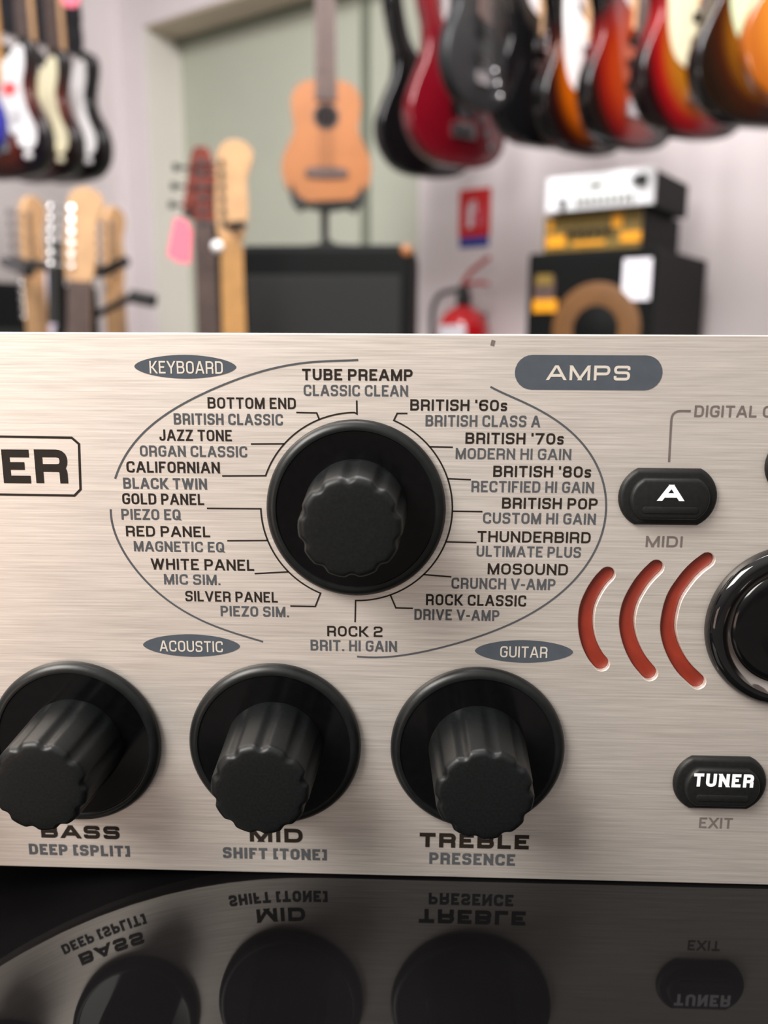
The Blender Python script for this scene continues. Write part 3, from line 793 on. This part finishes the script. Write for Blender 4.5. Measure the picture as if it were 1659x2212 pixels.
# left hand group
GL = []
GL.append(HG(-108, 352, 2.55, -30, label='blue guitar at the left edge of the frame, mostly cut off', body='blue', outline='s', neck='maple', pick='black', nl=.42))
GL.append(HG(20, 388, 2.75, -42, label='brown sunburst guitar with bright white pickguard and maple neck', body=SB_brown, outline='s', guard=1, guardm='pwhite', neck='maple2', nl=.42, pick='pwhite', scale=1.0))
GL.append(HG(95, 394, 2.95, -44, label='dark sunburst guitar with cream pickguard, second from the corner', body=SB_brown, outline='s', guard=1, guardm='cream', neck='maple', board='rose', nl=.42, pick='cream', scale=1.02))
GL.append(HG(156, 396, 3.10, -44, label='black guitar with white pickguard hanging nearest the corner', body='black', outline='s', guard=1, guardm='pwhite', neck='maple', board='rose', nl=.42, pick='pwhite', scale=1.06))
# hooks and rails above the picture
def rail(lst, name, label, perp):
    ztop = HZ - .06
    pts = []
    bm = bmesh.new()
    for g, p in lst:
        m_ = Matrix.Rotation(g.rotation_euler.z, 4, 'Z')
        zt = (.30 + (.5 if 'bass' in g.name else .42))*g.scale[0]
        tube(bm, [tuple(p + m_ @ Vector((0, .02, zt))), tuple(p + m_ @ Vector((0, .02, 0)) + Vector((0, 0, HZ-p.z)))], .006)
        a = p + m_ @ Vector((-.03, -.02, zt+.005)); b = p + m_ @ Vector((.03, -.02, zt+.005)); c = p + m_ @ Vector((0, .02, zt+.01))
    return bm
for g, p in GR + GL:
    m_ = Matrix.Rotation(g.rotation_euler.z, 4, 'Z')
    nl_ = .5 if 'bass' in g.name else (.36 if 'slate' in g['label'] or 'honey' in g['label'] else (.40 if g in [a for a, b in GR] else .42))
    zt = (.30 + nl_)*g.scale[0]
    bm = bmesh.new(); loc = p + m_ @ Vector((0, .0, zt))
    top = HZ - loc.z
    tube(bm, [(0, .012, 0), (0, .012, top)], .005)
    tube(bm, [(-.036, -.045, 0), (-.034, .010, 0), (.034, .010, 0), (.036, -.045, 0)], .005)
    box(bm, (0, .012, top-.004), (.06, .06, .008))
    h = bobj('guitar_hanger', bm, M['stand']); h.location = loc; h.rotation_euler.z = g.rotation_euler.z
    tag(h, 'black hanger rod holding the ' + g['label'].split(' hanging')[0].split(',')[0].split(' at the')[0][:60], 'hanger', 'hanger rods of the wall guitars')

# ---------------------------------------------------------------- ukulele on its stand, on the black cabinet
def floorpt(px, py, dist):
    p, _ = hang(px, py, dist, 0); return p
def prism_box(name, pxl, pxr, dist, face, ytop, depth, label, cat):
    pl = floorpt(pxl, ytop, dist); pr = floorpt(pxr, ytop, dist)
pc, az = hang(697, 528, 2.05, R_(-9))
CW = 365/1790*2.07; CH = pc.z
cab = empty('speaker_cabinet', (pc.x, pc.y, 0), az, 'tall black speaker cabinet with dark grille under the ukulele', 'speaker cabinet')
bm = bmesh.new(); box(bm, (0, .17, CH/2), (CW, .34, CH), bev=.015); bobj('cabinet_shell', bm, M['tolex'], cab)
bm = bmesh.new(); box(bm, (-.0, -.002, CH/2-.02), (CW-.05, .012, CH-.10), bev=.004); bobj('grille', bm, M['grille'], cab)
for sx in (-1, 1):
    bm = bmesh.new(); box(bm, (sx*(CW/2-.014), .012, CH-.014), (.028, .028, .028), bev=.010); bobj('corner_protector', bm, M['stand'] if sx < 0 else M['tan'], cab)
bm = bmesh.new(); tube(bm, [(-.10, .29, CH-.002), (-.09, .29, CH+.022), (.02, .29, CH+.022), (.03, .29, CH-.002)], .008); bobj('handle', bm, M['tolex'], cab)
# ukulele
UKE = [(0, 0), (-.045, .004), (-.082, .025), (-.098, .062), (-.096, .10), (-.080, .135), (-.070, .162), (-.074, .195), (-.076, .225), (-.062, .255), (-.032, .268), (0, .269), (.032, .268), (.062, .255), (.076, .225), (.074, .195), (.070, .162), (.080, .135), (.096, .10), (.098, .062), (.082, .025), (.045, .004)]
pu, az = hang(697, 424, 2.05, R_(0))
uke = empty('ukulele', (pu.x, pu.y+.10, pu.z), az, 'orange brown wooden ukulele standing upright on a black stand', 'ukulele')
us = 260/1790*1.92/.269; uke.scale = (us*1.06, us, us)
bm = bmesh.new(); slab(bm, spline(UKE, 4, True), .002, .062, .004, 2); bobj('body', bm, M['tan'], uke, smooth=True, ang=R_(50))
bm = bmesh.new(); slab(bm, [p for p in spline(UKE, 4, True)], -.0005, .003, .0); bobj('soundboard', bm, M['cedar'], uke)
bm = bmesh.new(); lathe(bm, [(.029, .0006), (.029, .0016), (.0245, .0016)], 40, cz=.190, closed_end=False); bobj('rosette', bm, M['rose'], uke)
bm = bmesh.new(); lathe(bm, [(.0245, .0008), (.001, .0008)], 40, cz=.190); bobj('sound_hole', bm, M['chassis'], uke)
bm = bmesh.new(); slab(bm, [(-.0235, .225), (.0235, .225), (.021, .47), (-.021, .47)], -.006, -.0006); bobj('fretboard', bm, M['rose'], uke)
bm = bmesh.new(); slab(bm, [(-.018, .262), (.018, .262), (.016, .47), (-.016, .47)], -.0006, .018, .003, 2); bobj('neck', bm, M['tan'], uke)
bm = bmesh.new(); slab(bm, spline([(-.017, .465), (-.024, .50), (-.028, .555), (-.020, .575), (0, .58), (.020, .575), (.028, .555), (.024, .50), (.017, .465)], 3, True), -.004, .010, .002, 1); hd = bobj('headstock', bm, M['rose'], uke)
for sx in (-1, 1):
    for k in range(2):
        bm = bmesh.new(); box(bm, (sx*.038, .004, .50+.04*k), (.018, .006, .014), bev=.002); tube(bm, [(sx*.02, .004, .50+.04*k), (sx*.034, .004, .50+.04*k)], .003); bobj('tuning_peg', bm, M['stand'], hd)
bm = bmesh.new(); slab(bm, spline([(-.045, .060), (-.045, .074), (-.02, .080), (.02, .080), (.045, .074), (.045, .060), (.02, .056), (-.02, .056)], 3, True), -.006, -.0004, .001, 1); bobj('bridge', bm, M['rose'], uke)
bm = bmesh.new()
for k in range(4): tube(bm, [(-.014+.0093*k, -.008, .068), (-.011+.0073*k, -.0085, .47)], .0006, 5)
bobj('strings', bm, M['rose'], uke)
# uke stand
us_ = empty('ukulele_stand', (pu.x, pu.y+.10, pc.z), az, 'black pedestal stand with forked cradle carrying the ukulele', 'stand')
hU = pu.z - pc.z
bm = bmesh.new(); lathe(bm, [(.005, 0), (.070, 0), (.070, .006), (.020, .016), (.010, .024)], 32, axis='z', cz=.03); bobj('foot_plate', bm, M['stand'], us_, smooth=True)
bm = bmesh.new(); tube(bm, [(-.006, .03, .02), (-.006, .03, hU-.015)], .010, 14); bobj('pole', bm, M['stand'], us_, smooth=True)
bm = bmesh.new(); slab(bm, [(-.085, .055), (-.088, .020), (-.070, .000), (-.045, .012), (0, .004), (.045, .012), (.070, -.002), (.092, .020), (.088, .055), (.070, .025), (.035, .006), (0, 0.0), (-.035, .006), (-.070, .025)], -.020, .085)
bmesh.ops.translate(bm, vec=(0, 0, hU-.012), verts=bm.verts); bobj('cradle', bm, M['stand'], us_)

# ---------------------------------------------------------------- guitars standing on the floor, only heads and necks in view
def stand_guitar(px, ytop, dist, face, label, total_nl, body, headm, neckm, boardm, hs, cat='electric guitar', guard=None, guardm=None, tilt=0.0, group=None, sc=1.0, pegs=None):
    p, rz = hang(px, ytop, dist, R_(face))
    hl = {'b': .225, 'g': .15}.get(hs, .185)
    L = (.30 + total_nl + hl)*sc
    base = Vector((p.x, p.y, p.z - L))
    if tilt: base.x -= math.sin(tilt)*L*math.cos(rz)
    return guitar('bass_guitar' if cat == 'bass guitar' else 'electric_guitar', base, rz, label, body, 's', guard, guardm, neckm, boardm, headm, hs, total_nl, 'black', group, tilt, cat, scale=sc, pegs=pegs)
FG = []
FG.append(stand_guitar(434, 322, 1.95, 0, 'guitar with brown flared headstock and dark neck standing beside the pink tag', .60, SB_brown, 'brown', 'rose', 'rose', 'g', sc=1.0, group='guitars standing on floor stands'))
FG.append(stand_guitar(493, 310, 1.80, 0, 'guitar with pale maple headstock and maple neck standing left of the black cabinet', .60, 'black', 'maple', 'maple2', 'maple2', 's', pegs='slate', group='guitars standing on floor stands'))
FG.append(stand_guitar(38, 424, 2.15, 48, 'guitar with narrow maple headstock standing leftmost in the lower rack', .44, 'black', 'maple', 'maple', 'maple', 's', sc=1.02, group='guitars standing on floor stands'))
FG.append(stand_guitar(168, 404, 1.90, -6, 'guitar with broad maple headstock and dark fretboard standing in the middle of the lower rack', .44, 'lilac', 'maple', 'maple', 'rose', 's', tilt=.07, sc=1.0, group='guitars standing on floor stands'))
FG.append(stand_guitar(216, 446, 2.12, 52, 'guitar with maple headstock seen edge on, nearest the corner in the lower rack', .44, 'black', 'maple', 'maple', 'maple', 's', sc=1.0, group='guitars standing on floor stands'))
FG.append(stand_guitar(92, 560, 2.50, -10, 'pale lilac guitar standing behind the lower rack', .34, 'lilac', 'lilac', 'lilac', 'lilac', 's', sc=.98, group='guitars standing on floor stands'))
for g in FG:
    m_ = Matrix.Rotation(g.rotation_euler.z, 4, 'Z')
    bz = g.location.z
    bm = bmesh.new()
    for sx in (-1, 1):
        tube(bm, [(0, .10, bz+.30), (sx*.06, .06, bz+.03), (sx*.06, -.03, bz-.004), (sx*.06, -.05, bz+.02)], .008)
        tube(bm, [(0, .10, bz+.28), (sx*.20, -.10, .01)], .009)
    tube(bm, [(0, .10, bz+.27), (0, .30, .01)], .009)
    o = bobj('floor_stand', bm, M['stand']); o.location = (g.location.x, g.location.y, 0); o.rotation_euler.z = g.rotation_euler.z
    tag(o, 'black tubular floor stand under the ' + ' '.join(g['label'].split()[:7]), 'guitar stand', 'floor stands under the standing guitars')
# rack yokes with arms (visible black bars)
def bar(name, pxs, r, label, cat):
    pts = [floorpt(a, b, d) for a, b, d in pxs]
    bm = bmesh.new(); tube(bm, [tuple(p - pts[0]) for p in pts], r); o = bobj(name, bm, M['stand'], smooth=True); o.location = pts[0]
    return tag(o, label, cat)
def ystand(px, py, dist, arms, label):
    base = floorpt(px, py, dist)
    r = empty('guitar_rack', (base.x, base.y, 0), 0, label, 'guitar rack')
    bm = bmesh.new(); tube(bm, [(0, 0, .01), (0, 0, base.z)], .012); bobj('pole', bm, M['stand'], r, smooth=True)
    bm = bmesh.new(); lathe(bm, [(.01, 0), (.17, 0), (.17, .012), (.02, .03)], 32, axis='z'); bobj('foot', bm, M['stand'], r)
    for arm in arms:
        pts = [floorpt(a, b, d) - Vector((base.x, base.y, 0)) for a, b, d in arm[0]]
        bm = bmesh.new(); tube(bm, [tuple(p) for p in pts], arm[1]); bobj('arm', bm, M['stand'], r, smooth=True)
    return r
ystand(186, 585, 2.0, [([(186, 590, 2.0), (228, 586, 1.98), (246, 576, 1.95), (272, 564, 1.92)], .011),
                       ([(182, 690, 2.0), (225, 672, 1.95), (288, 640, 1.88)], .008), ([(284, 640, 1.88), (334, 650, 1.86)], .014),
                       ([(186, 590, 2.0), (100, 575, 2.02), (10, 565, 2.1)], .010), ([(10, 566, 2.1), (62, 586, 1.9)], .012),
                       ([(120, 520, 1.98), (122, 700, 1.98)], .018), ([(174, 530, 1.98), (176, 700, 1.98)], .012)],
       'black multi guitar rack with padded arms in the lower left')
ystand(466, 488, 2.08, [([(466, 488, 2.08), (470, 492, 1.80), (524, 486, 1.74)], .009), ([(466, 470, 2.08), (400, 462, 1.90), (412, 463, 1.86)], .007)],
       'black stand with neck yokes behind the brown and the maple headstocks')
# white ball painted in for a chrome glint, and pink tags
def card(name, pts, dist, m, label, cat, mat_):
    q = [floorpt(a, b, dist) for a, b in pts]; c = sum(q, Vector())/len(q)
    bm = bmesh.new(); f = bm.faces.new([bm.verts.new(p - c) for p in q]); r = bmesh.ops.extrude_face_region(bm, geom=[f])
    bmesh.ops.translate(bm, vec=(0, .001, 0), verts=[v for v in r['geom'] if isinstance(v, bmesh.types.BMVert)])
    o = bobj(name, bm, mat_); o.location = c
    return tag(o, label, cat)
card('price_tag', [(377, 470), (402, 474), (415, 500), (411, 570), (386, 567), (361, 552)], 1.78, 0, 'pink card price tag hanging beside the dark bass neck', 'price tag', M['pink'])
card('price_tag', [(136, -40), (168, -40), (172, 8), (160, 16), (142, 14), (132, 4)], 2.75, 0, 'pink card price tag at the top edge among the left guitars', 'price tag', M['pink'])
bm = bmesh.new(); bmesh.ops.create_uvsphere(bm, u_segments=16, v_segments=10, radius=.012); o = bobj('painted_glint', bm, M['pwhite'], smooth=True); o.location = floorpt(469, 533, 1.76)
tag(o, 'small white ball as a painted chrome glint beside the maple bass neck', 'knob')
card('round_sticker', [(20+16*math.cos(a*PI/5), 192+16*math.sin(a*PI/5)) for a in range(10)], 2.60, 0, 'small round red sticker on the white pickguard', 'sticker', M['signred'])

# dark amplifier behind lower rack
pb, az = hang(70, 612, 2.7, R_(25))
d_ = empty('guitar_amplifier', (pb.x, pb.y, 0), az, 'black amplifier standing behind the lower guitar rack', 'amplifier')
bm = bmesh.new(); box(bm, (0, .15, pb.z/2), (.42, .28, pb.z), bev=.012); bobj('cabinet_shell', bm, M['tolex'], d_)
bm = bmesh.new(); box(bm, (0, .006, pb.z/2-.05), (.38, .012, pb.z-.16), bev=.003); bobj('grille', bm, M['grille'], d_)

# ---------------------------------------------------------------- bass rig on the right
DB = 2.12
def rig_dims(pxl, pxr, D, yref):
    a = atD(pxl, yref, D); b = atD(pxr, yref, D); return a, b
a, b = rig_dims(1141, 1417, DB, 560)
cw = (b-a).length; ctop = atD(1141, 548, DB).z
mid = (a+b)/2
rig = empty('bass_cabinet', (mid.x, mid.y, 0), WR, 'black bass speaker cabinet with tan cone on the right', 'speaker cabinet')
cd = .46
bm = bmesh.new(); box(bm, (0, cd/2, ctop/2), (cw, cd, ctop), bev=.010); bobj('cabinet_shell', bm, M['tolex'], rig)
bm = bmesh.new(); box(bm, (0, -.001, ctop/2), (cw-.03, .008, ctop-.04), bev=.002); bobj('baffle', bm, M['tolex'], rig)
cc = atD(1287, 712, DB); ccx = (cc-mid).dot(U); 
rcone = (atD(1382, 712, DB)-atD(1192, 712, DB)).length/2
for zc in (cc.z, cc.z-.42):
    bm = bmesh.new(); lathe(bm, [(rcone, .006), (rcone*.94, .010), (rcone*.52, .006)], 48, cx=ccx, cz=zc, closed_end=False); o = bobj('speaker_cone', bm, M['cone'], rig, 'tan paper speaker cone', smooth=True)
    bm = bmesh.new(); lathe(bm, [(rcone*.52, .0065), (rcone*.3, .014), (.004, .018)], 32, cx=ccx, cz=zc); bobj('dust_cap', bm, M['tolex'], rig, smooth=True)
def onrig(px, py, D=DB): p = atD(px, py, D); return ((p-mid).dot(U), p.z)
def rigbox(name, x0, y0, x1, y1, t, m, label=None, r=.0):
    A = onrig(x0, y0); Bb = onrig(x1, y1)
    bm = bmesh.new(); box(bm, ((A[0]+Bb[0])/2, -t/2-.004, (A[1]+Bb[1])/2), (abs(Bb[0]-A[0]), t, abs(A[1]-Bb[1])), bev=r); return bobj(name, bm, m, rig, label)
rigbox('maker_badge', 1158, 602, 1198, 668, .004, M['rose'], 'small dark badge with amber ends')
rigbox('badge_end', 1162, 594, 1196, 616, .0055, M['olive'])
rigbox('badge_end', 1155, 648, 1204, 674, .0055, M['yellow'], 'amber end of the badge')
A = onrig(1350, 560); Bb = onrig(1405, 648)
bm = bmesh.new(); box(bm, (0, 0, 0), (Bb[0]-A[0], .001, A[1]-Bb[1])); o = bobj('price_sheet', bm, M['paper'])
o.location = mid*1.0 + U*((A[0]+Bb[0])/2) - N*.007; o.location.z = (A[1]+Bb[1])/2; o.rotation_euler.z = WR
tag(o, 'white paper sheet stuck on the front of the bass cabinet', 'paper')
def head(pxl, pxr, ytl, ybl, D, depth, nm, label, face, shell='tolex'):
    A = atD(pxl, ytl, D); Bv = atD(pxr, ytl, D); z1 = A.z; z0 = atD(pxl, ybl, D).z
    return A, Bv, z0, z1
# lower (amber) head
A = atD(1176, 460, DB+.02); Bv = atD(1388, 460, DB+.02); w2 = (Bv-A).length; m2 = (A+Bv)/2; z0 = ctop; z1 = atD(1176, 466, DB+.02).z
h2 = empty('amplifier_head', (m2.x, m2.y, z0), WR, 'compact dark amplifier head with amber front on the bass cabinet', 'amplifier head')
hh = z1-z0
bm = bmesh.new(); box(bm, (0, .16, hh/2), (w2, .30, hh), bev=.004); bobj('casing', bm, M['tolex'], h2)
bm = bmesh.new(); box(bm, (0, .006, hh/2), (w2-.004, .010, hh-.006)); bobj('faceplate', bm, M['olive'], h2)
for (fx, fz, ww, hz) in ((-.36, .30, .20, .30), (.40, .30, .20, .26), (.26, .72, .10, .34), (-.02, .20, .34, .10), (-.42, .72, .06, .26)):
    bm = bmesh.new(); box(bm, (fx*w2, 0, fz*hh), (ww*w2, .004, hz*hh), bev=.001); bobj('amber_marking', bm, M['yellow'], h2)
for k in range(6):
    bm = bmesh.new(); lathe(bm, [(.008, .001), (.008, .014), (.006, .016)], 14, cx=(-.22+.085*k)*w2, cz=.5*hh); bobj('control_knob', bm, M['stand'], h2, smooth=True)
# upper (silver) head
A = atD(1181, 386, DB-.02); Bv = atD(1413, 386, DB-.02); w1 = (Bv-A).length; m1 = (A+Bv)/2; z0b = z1; z1b = atD(1181, 386, DB-.02).z
h1 = empty('amplifier_head', (m1.x, m1.y, z0b), WR, 'silver white fronted amplifier head on top of the amber one', 'amplifier head')
hb = z1b-z0b
bm = bmesh.new(); box(bm, (0, .16, hb/2), (w1-.012, .28, hb), bev=.004); bobj('casing', bm, M['tolex'], h1)
bm = bmesh.new(); box(bm, (0, .008, hb/2+.001), (w1, .014, hb), bev=.003); fp = bobj('faceplate', bm, M['headwhite'], h1, 'silver white faceplate')
for k in range(9):
    bm = bmesh.new(); lathe(bm, [(.006, .0), (.006, .010), (.005, .012)], 14, cx=(-.18+.062*k)*w1, cz=.26*hb); bobj('control_knob', bm, M['frame'], h1, smooth=True)
for (fx, fz, rr) in ((-.32, .24, .010), (.40, .68, .014), (.34, .70, .008)):
    bm = bmesh.new(); lathe(bm, [(rr, .0), (rr, .010), (rr*.8, .012)], 18, cx=fx*w1, cz=fz*hb); bobj('control_knob', bm, M['stand'], h1, smooth=True)
bm = bmesh.new(); box(bm, (-.02*w1, -.001, .66*hb), (.12*w1, .003, .14*hb), bev=.001); bobj('name_plate', bm, M['frame'], h1)

# ---------------------------------------------------------------- extinguisher and sign on the wall
p0 = atD(994, 412, D_W); p1 = atD(1061, 412, D_W); zt2 = p0.z; zb2 = atD(994, 536, D_W).z
sw = (p1-p0).length; ms = (p0+p1)/2; hs = zt2-zb2
sg = empty('safety_sign', (ms.x-N.x*.002, ms.y-N.y*.002, zb2), WR, 'red fire extinguisher sign with blue strip on the white wall', 'sign')
bm = bmesh.new(); box(bm, (0, 0, hs*.59), (sw, .003, hs*.82)); bobj('red_panel', bm, M['signred'], sg)
bm = bmesh.new(); box(bm, (0, 0, hs*.09), (sw*.94, .003, hs*.18)); bobj('blue_strip', bm, M['signblue'], sg)
bm = bmesh.new()
box(bm, (-.12*sw, -.003, hs*.52), (.16*sw, .002, hs*.36), bev=.0005); box(bm, (-.12*sw, -.003, hs*.74), (.09*sw, .002, hs*.08)); tube(bm, [(-.08*sw, -.003, hs*.78), (.02*sw, -.003, hs*.80), (.04*sw, -.003, hs*.60)], .0035, 6)
bobj('extinguisher_symbol', bm, M['paper'], sg)
bm = bmesh.new()
for k in range(3): slab(bm, spline([(sw*(.20+.02*math.cos(t)*(3-k)*1.8), hs*(.42+.13*k)+sw*.10*math.sin(t)) for t in [PI/4*j for j in range(8)]], 2, True), -.004, -.002)
bobj('flame_symbol', bm, M['pink'], sg)

pe = atD(1001, 668, D_W-.13); re = (atD(1050, 700, D_W-.13)-atD(952, 700, D_W-.13)).length/2
ext = empty('fire_extinguisher', (pe.x, pe.y, pe.z-.52), WR, 'red fire extinguisher with black valve hanging on the wall beneath its sign', 'fire extinguisher')
bm = bmesh.new(); lathe(bm, [(.02, 0), (re*.95, 0), (re, .012), (re, .44), (re*.93, .475), (re*.75, .503), (re*.45, .523), (re*.25, .53), (re*.25, .54)], 40, axis='z'); bobj('cylinder', bm, M['extred'], ext, smooth=True)
bm = bmesh.new(); lathe(bm, [(re*1.004, .22), (re*1.004, .465)], 40, axis='z', closed_end=False)
bmesh.ops.delete(bm, geom=[v for v in bm.verts if v.co.y > -re*.72], context='VERTS'); bobj('instruction_label', bm, M['paper'], ext, 'white printed label', smooth=True)
bm = bmesh.new(); lathe(bm, [(.022, .53), (.026, .545), (.022, .575), (.012, .60), (.010, .615)], 24, axis='z'); bobj('valve', bm, M['stand'], ext, smooth=True)
bm = bmesh.new(); tube(bm, [(0, -.01, .60), (.03, -.01, .64), (.10, -.01, .685)], .008); tube(bm, [(.02, -.01, .60), (.06, -.01, .605), (.10, -.01, .60)], .006); bobj('lever', bm, M['extred'], ext, 'red squeeze lever')
bm = bmesh.new(); tube(bm, [tuple(v) for v in spline([(0, 0, .585), (-.05, 0, .582), (-.10, 0, .565), (-.125, 0, .50), (-.12, 0, .3), (-.11, 0, .15)], 5)], .009); bobj('hose', bm, M['stand'], ext, smooth=True)
bm = bmesh.new(); box(bm, (0, re+.02, .36), (.04, .05, .30)); bobj('wall_bracket', bm, M['stand'], ext)

# ================================================================= LIGHT
w = bpy.data.worlds.new('world'); S.world = w; w.use_nodes = True
bg = w.node_tree.nodes['Background']; wn = w.node_tree
tcw = wn.nodes.new('ShaderNodeTexCoord'); sep = wn.nodes.new('ShaderNodeSeparateXYZ'); mr = wn.nodes.new('ShaderNodeMapRange'); cr_ = wn.nodes.new('ShaderNodeValToRGB')
wn.links.new(tcw.outputs['Generated'], sep.inputs[0]); wn.links.new(sep.outputs['Z'], mr.inputs['Value'])
mr.inputs['From Min'].default_value = -1; mr.inputs['From Max'].default_value = 1
wn.links.new(mr.outputs[0], cr_.inputs['Fac']); wn.links.new(cr_.outputs['Color'], bg.inputs['Color'])
cr_.color_ramp.elements[0].position = .45; cr_.color_ramp.elements[0].color = (.13, .11, .10, 1)
cr_.color_ramp.elements[1].position = .88; cr_.color_ramp.elements[1].color = (1.0, .96, .92, 1)
bg.inputs['Strength'].default_value = 1.15
def area(name, loc, target, size, power, col=(1, .97, .93), sy=None):
    l = bpy.data.lights.new(name, 'AREA'); l.energy = power; l.size = size; l.color = col
    if sy: l.shape = 'RECTANGLE'; l.size_y = sy
    o = bpy.data.objects.new(name, l); C.objects.link(o); o.location = loc
    o.rotation_euler = (Vector(target)-Vector(loc)).to_track_quat('-Z', 'Y').to_euler()
    return o
area('added_key_light', (-.50, -.42, 1.42), (0, 0, .85), .42, 15.5, (1, .95, .88))  # added key lamp, hung low and close so light falls off across the panel
area('ceiling_light_mid', (.1, 1.1, 2.85), (.1, 1.3, 0), 1.3, 50, (1, .96, .95), .5)
area('ceiling_light_front', (-.3, .2, 2.9), (.2, 2.6, 1.6), .8, 80, (1, .96, .96))
area('warm_fill', (-.5, -.5, .75), (-.06, 0, .85), .25, .7, (1, .72, .58))
